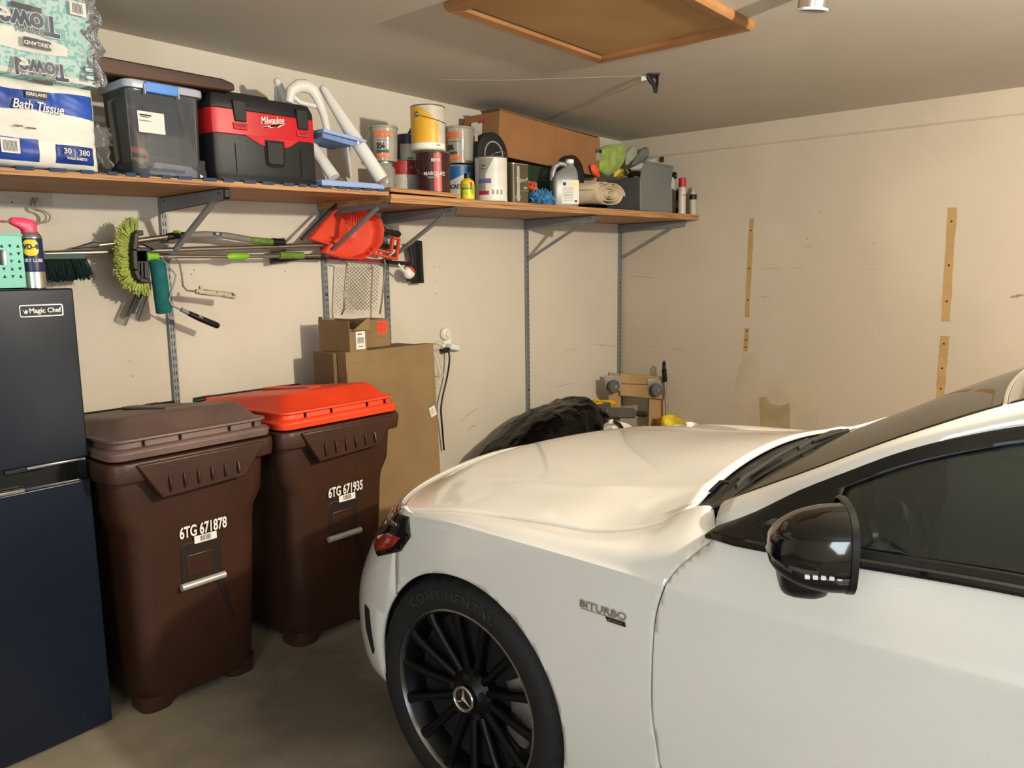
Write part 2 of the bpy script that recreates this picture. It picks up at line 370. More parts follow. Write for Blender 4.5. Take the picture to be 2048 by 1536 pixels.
TOPZ = [(-.64, .775), (-.5, .785), (-.24, .806), (-.085, .825), (.07, .831), (.226, .84), (.316, .843), (.425, .863), (.507, .895), (.565, .936), (.625, .955), (.665, .932), (.70, .926), (1.2, .95), (1.9, .965), (2.6, .985), (3.1, .99), (3.85, .96)]
ROWS = [  # half width table, z table, nose l, tail l
    ([(-.3, .83), (0, .85), (.4, .85), (3.5, .84)], [(-.8, .175), (-.3, .215), (.4, .17), (3, .19), (3.9, .32)], -.72, 3.68),
    ([(-.3, .868), (0, .878), (.4, .872), (3.5, .85)], [(-.8, .23), (-.3, .27), (.4, .23), (3, .25), (3.9, .38)], -.755, 3.74),
    ([(-.3, .882), (0, .9), (.5, .888), (3.5, .87)], [(-.8, .36), (-.3, .38), (.4, .36), (3, .36), (3.9, .45)], -.785, 3.80),
    ([(-.3, .886), (0, .905), (.5, .898), (3.5, .875)], [(-.8, .48), (-.3, .52), (.4, .5), (3.9, .56)], -.78, 3.82),
    ([(-.3, .884), (0, .905), (.5, .904), (3.5, .87)], [(-.8, .60), (-.3, .65), (.4, .64), (3.9, .68)], -.76, 3.82),
    ([(-.3, .876), (0, .902), (.5, .905), (3.5, .865)], [(-.8, .69), (-.3, .73), (.1, .74), (.4, .74), (3.9, .76)], -.72, 3.80),
    ([(-.3, .866), (0, .893), (.3, .903), (.7, .907), (3.5, .86)], [(-.8, .735), (-.3, .778), (.0, .808), (.4, .812), (1.5, .81), (3.9, .80)], -.68, 3.79),
    ([(-.3, .862), (0, .880), (.3, .896), (.7, .902), (3.5, .85)], [(-.8, .75), (-.3, .79), (.0, .82), (.4, .826), (1.5, .825), (3.9, .82)], -.665, 3.78),
    ([(-.3, .861), (0, .855), (.2, .855), (.45, .86), (.565, .864), (.7, .886), (3.5, .83)], [(-.8, .765), (-.3, .80), (0, .831), (.3, .845), (.5, .864), (.6, .88), (.7, .885), (1.2, .895), (3.9, .9)], -.65, 3.77),
    (TOPW, TOPZ, -.63, 3.74)]
LC, LT = -.24, 3.3
FRONT = [i/18 for i in range(19)]
SIDE = [LC+.0001+i*.02 for i in range(1, 25)]+[.26+.0125*i for i in range(0, 42)]+[.80+i*.05 for i in range(51)]
SIDE = sorted({round(x, 4) for x in SIDE if x < LT})
def rowpath(k):
    wt, zt, lf, lr = ROWS[k]; out = []; W0 = lerp_tab(wt, LC); n = (2.5, 2.5, 2.5, 2.4, 2.0, 1.7, 1.55, 1.5, 1.5, 1.5)[k]
    for t in FRONT:
        a = t*pi/2; w = W0*sin(a)**(2/n) if t > 0 else 0; l = LC-(LC-lf)*(cos(a)**(2/n) if t < 1 else 0); out.append((l, w, lerp_tab(zt, l)))
    for l in SIDE: out.append((l, lerp_tab(wt, l), lerp_tab(zt, l)))
    W1 = lerp_tab(wt, LT); n = 2.5
    for t in FRONT[::-1]:
        a = t*pi/2; w = W1*sin(a)**(2/n) if t > 0 else 0; l = LT+(lr-LT)*(cos(a)**(2/n) if t < 1 else 0); out.append((l, w, lerp_tab(zt, l)))
    return out
paths = [rowpath(k) for k in range(len(ROWS))]
def cr(p0, p1, p2, p3, t):
    return tuple(.5*((2*b)+(-a+c)*t+(2*a-5*b+4*c-d)*t*t+(-a+3*b-3*c+d)*t**3) for a, b, c, d in zip(p0, p1, p2, p3))
ncol = len(paths[0]); body = []
for k in range(len(paths)-1):
    sub = 2 if k in (6,) else 5
    for s_ in range(sub):
        t = s_/sub; row = []
        for j in range(ncol):
            P = [paths[min(max(q, 0), len(paths)-1)][j] for q in (k-1, k, k+1, k+2)]
            if k >= 6: P[0] = P[1] if k in (7,) else P[0]; 
            if k in (5,): P[3] = tuple(2*b-a for a, b in zip(P[1], P[2]))
            row.append(cr(*P, t))
        body.append(row)
body.append(paths[-1])
bv = [p for r in body for p in r]; bf = [(i*ncol+j, i*ncol+j+1, (i+1)*ncol+j+1, (i+1)*ncol+j) for i in range(len(body)-1) for j in range(ncol-1)]
def fl(v): return v[0]
AR = .338; AZ = .345
def arch(l0):
    return lambda v: hypot(v[0]-l0, v[2]-AZ)-AR if v[1] > .45 else 1
bv, bf = clip(bv, bf, arch(0.0)); bv, bf = clip(bv, bf, arch(2.84))
CUT = [(.15, .64), (.3, .615), (.40, .596), (.55, .577), (.72, .583), (.82, .608), (.91, .672), (.97, .74)]
def door_l(z): return lerp_tab(CUT, z)
G = .0022
def region(vs, fs, *fn):
    for f in fn: vs, fs = clip(vs, fs, f)
    return vs, fs
def bump_l(z): return -.262 - .03*(z-.6) if z > .33 else -.254
def panel(name, vs, fs, m=m_paint, parent=car, solid=.012, side=1, smooth=40):
    mb = MB(); mb.add([(-side*v[1], -v[0], v[2]) for v in vs], [f if side > 0 else f[::-1] for f in fs])
    o = mb.build(name, m, parent, smooth=smooth)
    me = o.data; s = 0
    for p in me.polygons:
        c = p.center; s += p.normal.dot(Vector((c.x, (c.y+1.4)*.2, (c.z-.5)*.6)))*p.area
    if s < 0: me.flip_normals()
    q = o.modifiers.new('s', 'SOLIDIFY'); q.thickness = solid; q.offset = -1
    return o
P_BUMP = region(bv, bf, lambda v: bump_l(v[2])-G-v[0])
P_FEND = region(bv, bf, lambda v: v[0]-bump_l(v[2])-G, lambda v: door_l(v[2])-G-v[0])
P_DOOR = region(bv, bf, lambda v: v[0]-door_l(v[2])-G, lambda v: 1.75-G-v[0], lambda v: v[2]-.245)
P_SILL = region(bv, bf, lambda v: v[0]-door_l(v[2])-G, lambda v: 2.46-v[0], lambda v: .24-v[2])
P_RDOOR = region(bv, bf, lambda v: v[0]-1.75-G, lambda v: 2.72-.35*max(0, .6-v[2])-v[0], lambda v: v[2]-.245)
P_QUART = region(bv, bf, lambda v: v[0]-2.72+.35*max(0, .6-v[2])-G)
for sd in (1, -1):
    panel('front_bumper_half' if 0 else 'front_bumper', *P_BUMP, side=sd); panel('front_fender', *P_FEND, side=sd); dr = panel('front_door', *P_DOOR, side=sd)
    panel('sill', *P_SILL, side=sd); panel('rear_door', *P_RDOOR, side=sd); panel('rear_quarter', *P_QUART, side=sd)
# --- hood
ZC = [(-.64, .776), (-.58, .80), (-.5, .822), (-.36, .850), (-.2, .868), (0, .886), (.15, .905), (.3, .930), (.5, .966)]
def smst(t): t = max(0, min(1, t)); return t*t*(3-2*t)
def hood_pt(a, s):
    W0 = lerp_tab(TOPW, LC)-G; lf = -.625; n = 1.5; aa = abs(a)
    l0 = LC-(LC-lf)*max(0, (1-aa**n))**(1/n)
    lr_ = .487+.078*aa**2.6
    l = l0+(lr_-l0)*s
    wed = lerp_tab(TOPW, l)-G*1.5
    if l < LC: wed = W0
    w = a*wed
    ze = lerp_tab(TOPZ, l); zc = lerp_tab(ZC, l); b = smst((l-l0)/.14)
    crease = .005*math.exp(-((aa-.66)/.05)**2)*smst((l+.5)/.3)
    z = ze+(zc-ze)*(1-aa**1.9)*b+crease
    return (l, w, z-.001)
rows = []
for i in range(41):
    s = i/40; rows.append([hood_pt(-1+2*j/48, s) for j in range(49)])
mb = MB(); mb.grid([[cw(*p) for p in r] for r in rows]); o = mb.build('hood', m_paint, car, smooth=50)
if o.data.polygons[500].normal.z < 0: o.data.flip_normals()
q = o.modifiers.new('s', 'SOLIDIFY'); q.thickness = .012; q.offset = -1
# --- windscreen, pillars, roof
PU = [(.655, .735, .968), (.735, .723, 1.01), (.815, .71, 1.052), (.99, .685, 1.146), (1.18, .65, 1.232), (1.45, .61, 1.315), (1.8, .58, 1.365), (2.2, .575, 1.37), (2.6, .585, 1.325), (3.0, .62, 1.20), (3.3, .66, 1.06)]
PL = [(.667, .80, .928), (.741, .788, .970), (.83, .768, 1.032), (.92, .748, 1.085), (1.003, .733, 1.131), (1.082, .717, 1.164), (1.188, .692, 1.197), (1.5, .658, 1.265), (1.9, .635, 1.305), (2.4, .64, 1.285), (2.8, .68, 1.18), (3.05, .74, 1.04)]
def curve(P, l):
    return (l, lerp_tab([(p[0], p[1]) for p in P], l), lerp_tab([(p[0], p[2]) for p in P], l))
RF = 1.15   # where the roof begins at the side
n = 26
def ws_row(l):
    e = curve(PU, l); f = (l-.655)/(RF-.655); r = []
    for j in range(n+1):
        a = -1+2*j/n; bow = 1-a*a
        r.append((l-.045*bow*(1+.0*f), e[1]*a, e[2]+bow*(.004+.004*f)-.0*bow))
    return r
mb = MB(); mb.grid([[cw(*p) for p in ws_row(.655+(RF-.655)*i/20)] for i in range(21)]); mb.build('windscreen', m_wglass, car, solid=.005, smooth=60)
# roof: dark glass front, white behind
def roof_row(l):
    e = curve(PU, l); r = []; fr = min(1, (l-RF)/.5)
    for j in range(n+1):
        a = -1+2*j/n; bow = 1-a*a; r.append((l-.045*bow*(1-smst(fr)), e[1]*a, e[2]+bow*(.008+.03*smst(fr))))
    return r
m_roof = mat('dark_glass_roof', '1a1512', .12, 0, .1, 3, coat=.5)
mb = MB(); mb.grid([[cw(*p) for p in roof_row(l)] for l in [RF+.006+i*.05 for i in range(17)]]); mb.build('roof_glass', m_roof, car, solid=.008, smooth=60)
mb = MB(); mb.grid([[cw(*p) for p in roof_row(l)] for l in [1.965+i*.05 for i in range(9)]]); mb.build('roof_panel', m_paint, car, solid=.008, smooth=60)
mb = MB(); mb.grid([[cw(*p) for p in roof_row(l)] for l in [2.38+i*.05 for i in range(17)]]); mb.build('rear_window', m_glass, car, solid=.005, smooth=60)
mb = MB(); r0 = roof_row(3.19); lo = [(3.2, p[1]*1.27, .985) for p in r0]; l2 = [(3.75, p[1]*1.2, .965-.0*abs(p[1])) for p in r0]
mb.grid([[cw(*p) for p in r0], [cw(*p) for p in lo], [cw(*p) for p in l2]]); mb.build('boot_lid', m_paint, car, solid=.01)
mb = MB(); r = roof_row(RF+.001); mb.tube([(cw(p[0], p[1], p[2]+.001)) for p in r], .004, 6); mb.build('roof_seam', m_silver, car)
for sd in (1, -1):
    # A-pillar and roof rail: white band between the two curves
    rows = []
    ls = [.66+i*.03 for i in range(82)]
    for k in range(len(ls)):
        t = k/(len(ls)-1); lu = .655+(3.2-.655)*t; ll = .667+(3.04-.667)*t
        # pair by length so that the band leans like the pillar
        u = curve(PU, lu); v = curve(PL, ll); mid = tuple((a+b)/2 for a, b in zip(u, v)); mid = (mid[0], mid[1]+.008, mid[2]+.007)
        q1 = tuple((a+b)/2 for a, b in zip(u, mid)); q2 = tuple((a+b)/2 for a, b in zip(v, mid))
        u0 = (u[0], u[1]-.004, u[2]-.012); v0 = (v[0], v[1]-.006, v[2]-.008)
        rows.append([cw(p[0], sd*p[1], p[2]) for p in (u0, u, (q1[0], q1[1]+.003, q1[2]+.003), mid, (q2[0], q2[1]+.003, q2[2]+.003), v, v0)])
    MB().grid(rows).build('roof_pillar', m_paint, car, solid=.006, offset=0, smooth=60)
    # window surround and side glass as one ruled surface
    def belt(l): return (l, lerp_tab(TOPW, max(l, .70))-.004, lerp_tab(TOPZ, max(l, .70)))
    vs = []; NL = 90; NV = 24
    for i in range(NL+1):
        l = .672+(3.0-.672)*i/NL; b = belt(l); u = curve(PL, l); 
        if u[2] < b[2]+.002: u = (l, b[1]-.01, b[2]+.002)
        for j in range(NV+1):
            t = j/NV; bul = .012*sin(pi*t); vs.append((l, b[1]+(u[1]-b[1])*t+bul-.006, b[2]+(u[2]-b[2])*t))
    fs = [(i*(NV+1)+j, (i+1)*(NV+1)+j, (i+1)*(NV+1)+j+1, i*(NV+1)+j+1) for i in range(NL) for j in range(NV)]
    def g_low(v): return v[2]-(belt(v[0])[2]+.026)
    def g_top(v): return (curve(PL, v[0])[2]-.030)-v[2]
    def g_f(v): return v[0]-(.905+.12*(v[2]-.95))
    gl = region(vs, fs, g_low, g_top, g_f, lambda v: 1.72-v[0]); gl2 = region(vs, fs, g_low, g_top, lambda v: v[0]-1.83, lambda v: 2.75-v[0])
    S = lambda vv: [(-sd*v[1], -v[0], v[2]) for v in vv]
    MB().add(S(gl[0]), gl[1]).build('side_window', m_glass, car, solid=.004, smooth=60); MB().add(S(gl2[0]), gl2[1]).build('side_window', m_glass, car, solid=.004, smooth=60)
    mb = MB()
    for fn in ((lambda v: -g_low(v),), (lambda v: -g_top(v), g_low), (lambda v: -g_f(v), g_low, g_top), (lambda v: v[0]-1.72, lambda v: 1.83-v[0], g_low, g_top), (lambda v: v[0]-2.75, g_low, g_top)):
        a, b = region(vs, fs, *fn)
        if a: mb.add([(x-sd*.003, y, z) for x, y, z in S(a)], b)
    mb.build('window_surround', m_trim, car, solid=.008, offset=0, smooth=60, recalc=True)
    # rounded belt strip and inner seal line of the frame
    mb = MB(); mb.tube([cw(l, sd*(lerp_tab(TOPW, l)+.001), lerp_tab(TOPZ, l)+.006) for l in [.69+i*.05 for i in range(43)]], .0095, 8); mb.build('belt_strip', m_gloss, car)
    mb = MB(); mb.tube([cw(l, sd*(curve(PL, l)[1]+.010), curve(PL, l)[2]-.020) for l in [.76+i*.05 for i in range(41)]], .003, 6); mb.build('frame_seal', m_gloss, car)
# cowl under the windscreen: black panel, wipers
rows = []
for i in range(9):
    t = i/8; r = []
    for j in range(41):
        a = -1+2*j/40; aa = abs(a); w = a*.748
        l0 = .487+.078*aa**2.6+.004; z0 = lerp_tab(ZC, l0)-(lerp_tab(ZC, l0)-lerp_tab(TOPZ, l0))*aa**1.9-.018
        l1 = .655-.045*(1-a*a)+.006; z1 = .968+.004*(1-a*a)+.0
        r.append(cw(l0+(l1-l0)*t, w, z0+(z1-z0)*t-.03*sin(pi*min(1, t*1.1))*(1-aa**6)))
    rows.append(r)
MB().grid(rows).build('cowl_panel', m_trim, car, solid=.004, smooth=60)
mb = MB(); mb.grid([[cw(.487+.078*abs(a)**2.6-.004, a*.73, .90+.0*a) for a in [-1+j/10 for j in range(21)]], [cw(.50+.15*1, a*.73, .90) for a in [-1+j/10 for j in range(21)]]]); mb.build('cowl_well', m_under, car)
def wiper(pts, blade):
    mb = MB(); mb.tube([cw(*p) for p in pts], [.013, .012, .009, .006][:len(pts)] if len(pts) <= 4 else .008, 8); o = mb.build('wiper_arm', m_trim, car)
    mb = MB(); mb.tube([cw(*p) for p in blade], .007, 6, flat=.6); mb.build('wiper_blade', mat('wiper_rubber', '23211f', .6), o); 
wiper([(.565, .20, .950), (.560, .33, .955), (.577, .45, .962), (.592, .52, .964)], [(.565, -.02, .975), (.58, .25, .975), (.597, .50, .968), (.62, .60, .968)])
wiper([(.560, -.36, .945), (.555, -.28, .953), (.57, -.12, .966), (.58, -.02, .970)], [(.580, -.36, .955), (.575, -.25, .962), (.577, -.02, .975), (.59, .12, .975)])
mb = MB(); mb.tube([cw(.585, .665, .962), cw(.60, .64, .985), cw(.615, .63, .985)], .005, 6); mb.build('cowl_clip', m_gloss, car)
# --- underbody, wheel wells, interior tub
MB().box(cw(1.55, 0, .27), (1.2, 4.0, .10)).build('underbody', m_under, car)
MB().box(cw(.1, 0, .55), (1.1, .95, .5)).build('engine_bay', m_under, car)
MB().box(cw(3.2, 0, .6), (1.3, .9, .55)).build('boot_box', m_under, car)
for l0 in (0, 2.84):
    for sd in (1, -1):
        mb = MB(); rows = []
        for w, r in ((.872, AR+.004), (.85, AR+.012), (.60, AR+.02), (.56, AR-.02), (.555, .05)):
            rows.append([cw(l0+r*cos(a), sd*w, max(.14, AZ+r*sin(a))) for a in [radians(-40+260*i/40) for i in range(41)]])
        mb.grid(rows); mb.build('wheel_arch_liner', m_under, car, smooth=60)
# interior
MB().box(cw(1.7, 0, .40), (1.66, 2.3, .06)).build('cabin_floor', m_dash, car)
rows = []
for l, z in ((.60, .935), (.66, .95), (.74, .935), (.80, .88), (.82, .70), (.75, .45)): rows.append([cw(l-.04*(1-a*a), a*.72, z+(.02*(1-a*a) if z > .9 else 0)) for a in [-1+j/10 for j in range(21)]])
MB().grid(rows).build('dashboard', m_dash, car, solid=.01)
mb = MB(); R_ = Matrix.Translation(cw(.93, .37, .875)) @ Matrix.Rotation(radians(68), 4, 'X')
ring = [R_ @ Vector((.185*cos(2*pi*k/40), .185*sin(2*pi*k/40), 0)) for k in range(41)]; mb.tube(ring, .015, 8, cap=False)
for a in (0, 180, 270): mb.tube([R_ @ Vector((0, 0, -.01)), R_ @ Vector((.175*cos(radians(a)), .175*sin(radians(a)), 0))], .014, 6, flat=.6)
mb.lathe([(0, -.03), (.06, -.028), (.065, .01), (.05, .02), (0, .022)], 20); mb.v[-100:] = [tuple(R_ @ Vector(q)) for q in mb.v[-100:]]
mb.build('steering_wheel', m_gloss, car)
mb = MB(); mb.tube([R_ @ Vector((.186*cos(radians(a)), .186*sin(radians(a)), .011)) for a in range(190, 350, 8)], .004, 6); mb.build('wheel_highlight_ring', m_silver, car)  # silver arc added as highlights along the lower steering wheel
for wc in (.37, -.37):
    s_ = thing('front_seat', None, None); s_.parent = car; s_.location = cw(1.42, wc, 0)
    def sec(w, d, r, z, cy=0): return rrect(w, d, r, z, 0, cy)
    mb = MB(); mb.loft([sec(.46, .5, .08, .42, 0), sec(.52, .54, .1, .48, 0), sec(.50, .54, .1, .60, 0), sec(.42, .46, .1, .63, 0)]); mb.build('seat_cushion', m_seat, s_, subsurf=1)
    mb = MB(); mb.loft([[(x, y*.5-.22-(z-.6)*.32, z) for x, y, _ in rrect(w, .22, .08, 0)] for z, w in ((.58, .44), (.7, .50), (.95, .50), (1.08, .40), (1.12, .30))]); mb.build('backrest', m_seat, s_, subsurf=1)
    mb = MB(); mb.loft([[(x, y*.5-.40, z) for x, y, _ in rrect(w, .18, .05, 0)] for z, w in ((1.13, .18), (1.17, .26), (1.25, .25), (1.28, .16))]); mb.tube([(-.05, -.39, 1.08), (-.05, -.4, 1.18)], .006, 6); mb.tube([(.05, -.39, 1.08), (.05, -.4, 1.18)], .006, 6); mb.build('headrest', m_seat, s_, subsurf=1)
MB().box(cw(1.3, 0, .55), (.2, 1.0, .28)).build('centre_console', m_dash, car, bevel=.03)
mb = MB(); mb.loft([[(cw(1.2, .0, .0)[0]+x, cw(1.2, 0, 0)[1]+y*.3, 1.14+z) for x, y, _ in rrect(w, .05, .02, 0)] for z, w in ((-.03, .18), (0, .22), (.035, .2))]); mb.tube([(0, -1.2, 1.17), (0, -1.18, 1.2)], .008, 6); mb.build('rear_view_mirror', m_gloss, car)
# --- door mirror
mir = thing('door_mirror', None, None); mir.parent = car; mir.location = cw(.938, 1.035, 1.022); mir.rotation_euler = (0, 0, radians(27)); mir.scale = (.86, .86, .93)
def mir_pt(u, v):  # u: from the rear rim (0) to the front tip (1), v around
    a = 2*pi*v; prof = (1-u**2.3)**.5 if u < 1 else 0
    x = .105*cos(a); z = .072*sin(a)
    cx = abs(cos(a))**.65*(1 if cos(a) > 0 else -1)*.108; cz = abs(sin(a))**.7*(1 if sin(a) > 0 else -1)*.074
    if cz > 0: cz *= 1.0-.15*(cx < 0)
    k = prof
    return (-cx*k*(1 if cx > 0 else .95)+.008*u, -.066+.142*u+.012*cx/.1*0, cz*k-.016*u+.0)
for nm, sel, m in (('housing', lambda z: z > -.028, m_gloss), ('lower_housing', lambda z: z <= -.036, m_trim)):
    mb = MB(); rows = [[mir_pt(u/20, v/48) for v in range(48)] for u in range(21)]; mb.grid(rows, 0, True)
    keep = [f for f in mb.f if sel(sum(mb.v[i][2] for i in f)/4+.25*(sum(mb.v[i][1] for i in f)/4)*0)]
    mb.f = keep; mb.m = [0]*len(keep); mb.build(nm, m, mir, solid=.004, smooth=60)
mb = MB(); rows = [[Vector(mir_pt(u/20, v/48))*.985 for v in range(48)] for u in range(21)]; mb.grid(rows, 0, True); mb.build('signal_band', mat('clear_signal_lens', '4a4a4c', .12, .3, .1, 30, coat=.5), mir, smooth=60)
mb = MB(); mb.grid([[(-.112*abs(cos(2*pi*v/48))**.65*(1 if cos(2*pi*v/48) > 0 else -1)*s_, y, .077*abs(sin(2*pi*v/48))**.7*(1 if sin(2*pi*v/48) > 0 else -1)*s_) for v in range(48)] for s_, y in ((.93, -.06), (.985, -.062), (.985, -.074), (.91, -.076), (.90, -.066))], 0, True); mb.build('rear_rim', m_trim, mir, smooth=50)
mb = MB(); mb.grid([[(-.104*r*abs(cos(2*pi*v/48))**.65*(1 if cos(2*pi*v/48) > 0 else -1), -.068, .071*r*abs(sin(2*pi*v/48))**.7*(1 if sin(2*pi*v/48) > 0 else -1)) for v in range(48)] for r in (.001, 1)], 0, True); mb.build('mirror_glass', mat('mirror_face', 'c8ccd0', .02, 1, 0), mir)
mb = MB(); mb.loft([rrect(.15, .10, .04, -.035, .015, .0), rrect(.15, .10, .04, -.07, .03, .0), rrect(.16, .09, .035, -.10, .05, .0), rrect(.12, .07, .03, -.112, .07, 0)]); mb.build('mirror_foot', m_trim, mir, smooth=60, subsurf=1)
mb = MB()
for k in range(5): mb.box((-.098-.001*k, -.045+.014*k, -.032), (.008, .009, .007))
mb.build('indicator_light', mat('led_lens', 'e6e6e6', .1, .2, coat=1), mir, bevel=.001)
MB().box(cw(.86, .90, .985), (.06, .09, .03)).build('mirror_arm', m_trim, car, bevel=.008)
m2 = copy_tree(mir, car); m2.rotation_euler = (0, 0, radians(-27)); m2.location = cw(.938, -1.035, 1.022); m2.scale = (-.86, .86, .93)
# --- headlights: clear lens over a dark bowl, red marker, silver blades
def side_poly(poly, sd, off, m, name, thick=.004, wmin=.3, ax='lz', smooth=60, src=None, parent=car):
    """the piece of the body surface inside a convex outline (l,z), lifted off by off"""
    vs, fs = src if src else (bodyv, bodyf)
    n_ = len(poly)
    for i in range(n_):
        (a0, b0), (a1, b1) = poly[i], poly[(i+1) % n_]
        vs, fs = clip(vs, fs, lambda v: (a1-a0)*(v[2]-b0)-(b1-b0)*(v[0]-a0))
    vs, fs = clip(vs, fs, lambda v: v[1]-wmin)
    vs = [(v[0]-off*max(0, 1-(v[1]/.8)**2)*.6 if v[0] < 1 else v[0], v[1]+off, v[2]) for v in vs]
    mb = MB().add([(-sd*v[1], -v[0], v[2]) for v in vs], fs); return mb.build(name, m, parent, solid=thick, offset=0, smooth=smooth)
bodyv = [p for r in body for p in r]; bodyf = [(i*ncol+j, i*ncol+j+1, (i+1)*ncol+j+1, (i+1)*ncol+j) for i in range(len(body)-1) for j in range(ncol-1)]
m_hl = mat('headlight_bowl', '0b0908', .2, .2, .3, 10, coat=1)
m_red = mat('red_marker', '8a1e14', .25, 0, .3, 14, coat=1)
HL = [(-.60, .70), (-.36, .645), (-.235, .695), (-.195, .745), (-.215, .795), (-.40, .785), (-.60, .765)]
for sd in (1, -1):
    hl = side_poly(HL, sd, .003, m_hl, 'headlight', wmin=.45)
    side_poly([(-.44, .672), (-.375, .655), (-.27, .70), (-.235, .735), (-.31, .728)], sd, .008, m_red, 'side_marker', parent=hl)
    side_poly([(-.47, .735), (-.34, .742), (-.26, .76), (-.26, .768), (-.40, .75)], sd, .008, m_silver, 'lamp_blade', parent=hl)
    side_poly([(-.46, .765), (-.36, .768), (-.30, .782), (-.42, .775)], sd, .008, m_red, 'red_strip', parent=hl)
    side_poly([(-.395, .33), (-.385, .345), (-.405, .47), (-.432, .475), (-.425, .40)], sd, .0035, m_under, 'bumper_vent', wmin=.5)
    mb = MB()   # grille as bars inside a frame, on the nose
side_poly([(-.82, .40), (-.74, .40), (-.70, .70), (-.80, .70)], 1, .004, m_gloss, 'grille', wmin=-1)
# badge on the fender
mb = MB(); bx = -(.9075)
text(mb, 'BITURBO', (bx, -.455, .722), .0235, (0, -1, 0), (0, 0, 1), xs=1.25, extr=.0015, bold=.02, space=1.05)
mb.box((bx, -.455, .7105), (.002, .118, .002)); mb.build('turbo_badge', m_chrome, car, smooth=0)
mb = MB(); mb.prism([(-.515, .700), (-.468, .700), (-.463, .709), (-.512, .709)], bx-.002, bx+.001, 'yz'); text(mb, '4MATIC', (bx-.0022, -.489, .7045), .0075, (0, -1, 0), (0, 0, 1), xs=1.6, extr=.0006, mi=1); mb.build('drive_badge', [m_gloss, m_chrome], car, smooth=0)
# --- wheels
def make_wheel(w_face, l0, sd):
    t = thing('wheel', None, None); t.parent = car; t.location = cw(l0, sd*w_face, .335)
    if sd < 0: t.rotation_euler = (0, 0, pi)
    return t
def wheel_parts(t):
    # local: outer face towards -x; the axle runs along x, positive inward
    R0 = .335
    prof = [(.247, .008), (.250, -.004), (.262, -.009), (.285, -.012), (.305, -.006), (.318, .004), (.328, .016), (R0-.002, .03), (R0, .06), (R0, .17), (.328, .20), (.29, .225), (.247, .215)]
    N = 120; rows = []
    for r, x in prof:
        row = []
        for j in range(N):
            a = 2*pi*j/N; rr = r
            if .003 < x < .035 and r > .31 and j % 3 == 0: rr -= .005
            row.append((x, rr*cos(a), rr*sin(a)))
        rows.append(row)
    mb = MB(); mb.grid(rows, 0, True); o = mb.build('tyre', m_rubber, t, smooth=30)
    mb = MB()
    for x in (.065, .10, .135): mb.lathe([(R0+.0006, x), (R0+.0006, x+.008)], 60, 0, axis='x')
    for k in range(60):
        a = 2*pi*k/60; mb.bar((.028, (R0-.001)*cos(a), (R0-.001)*sin(a)), (.055, (R0+.0008)*cos(a+.03), (R0+.0008)*sin(a+.03)), .003, .003, (0, cos(a), sin(a)))
    mb.build('tread_groove', m_dark, o, smooth=0)
    mb = MB(); vs, fs = text_geo('CONTINENTAL', .036, 1.15, .0008, 0, .01, 1.15)
    a_end = radians(75)   # polar angle (from rear/+l ... ) of the last letter
    wmax = max(v[0] for v in vs); out = []
    for a, b, c in vs:
        th = radians(64)+(wmax-a)/.285; r = .287+b
        out.append((-.0125-c-.0005+abs(b)*.12, -r*cos(th), r*sin(th)))
    mb.add(out, fs); mb.build('tyre_lettering', mat('raised_rubber', '2c2b2a', .45), o, smooth=0)
    MB().lathe([(.247, .008), (.250, .002), (.2485, -.003), (.243, -.004), (.240, .002), (.238, .01)], 96, axis='x', cap=False).build('rim_lip', m_lip, t, smooth=40)
    MB().lathe([(.241, .006), (.236, .012), (.225, .03), (.215, .06), (.21, .19), (.214, .2), (.222, .06), (.24, .01)], 72, axis='x', cap=False).build('rim_barrel', m_rim, t, smooth=40)
    for k in range(14):
        a = 2*pi*k/14+.1; c, s = cos(a), sin(a); mb = MB(); secs = []
        for r, x, w, d in ((.05, .034, .030, .030), (.09, .026, .024, .026), (.16, .014, .024, .022), (.215, .006, .027, .022), (.238, .006, .036, .02)):
            ring = []
            for u, v in ((-.5, .5), (-.36, 0), (-.12, -.12), (.12, -.12), (.36, 0), (.5, .5), (.4, 1), (-.4, 1)):
                tt = u*w; ring.append((x+v*d, r*c-tt*s, r*s+tt*c))
            secs.append(ring)
        mb.loft(secs); mb.build('spoke', m_rim, t, smooth=50)
    MB().lathe([(0, .01), (.045, .012), (.058, .022), (.075, .034), (.075, .07), (0, .07)], 40, axis='x').build('hub', m_rim, t)
    mb = MB()
    for k in range(5):
        a = 2*pi*k/5+.3; mb.lathe([(0, .0165), (.0115, .0165), (.0115, .03)], 14, 0, (0, .054*cos(a), .054*sin(a)), 'x')
    mb.build('bolt_recess_ring', m_dark, t)
    MB().lathe([(0, .003), (.026, .003), (.033, .006), (.035, .014)], 40, axis='x').build('centre_cap', m_gloss, t)
    mb = MB(); mb.lathe([(.0335, .004), (.0352, .001), (.037, .004), (.0352, .008)], 48, axis='x')
    for k in range(3):
        a = radians(90+120*k); c, s = cos(a), sin(a); x = .001
        vs = [(x-.001, 0, 0), (x+.002, .006*cos(a+1.05), .006*sin(a+1.05)), (x+.002, .034*c, .034*s), (x+.002, .006*cos(a-1.05), .006*sin(a-1.05)), (x+.004, .0, .0)]
        mb.add(vs, [(0, 1, 2), (0, 2, 3), (4, 2, 1), (4, 3, 2), (0, 3, 4), (0, 4, 1)])
    mb.build('star_emblem', m_chrome, t)
    MB().lathe([(.05, .11), (.165, .108), (.172, .112), (.172, .135), (.05, .135)], 64, axis='x', cap=False).build('brake_disc', mat('brake_steel', '5a5654', .4, .9, .1, 20), t)
    mb = MB(); secs = []
    for i in range(9):
        a = radians(-32+64*i/8); secs.append([(x, r*cos(a)*-1, r*sin(a)) for x, r in ((.06, .12), (.05, .135), (.05, .185), (.06, .2), (.12, .2), (.12, .12))])
    mb.loft(secs); mb.build('brake_caliper', mat('caliper_silver', '8d8986', .35, .7, .1, 20), t, bevel=.003)
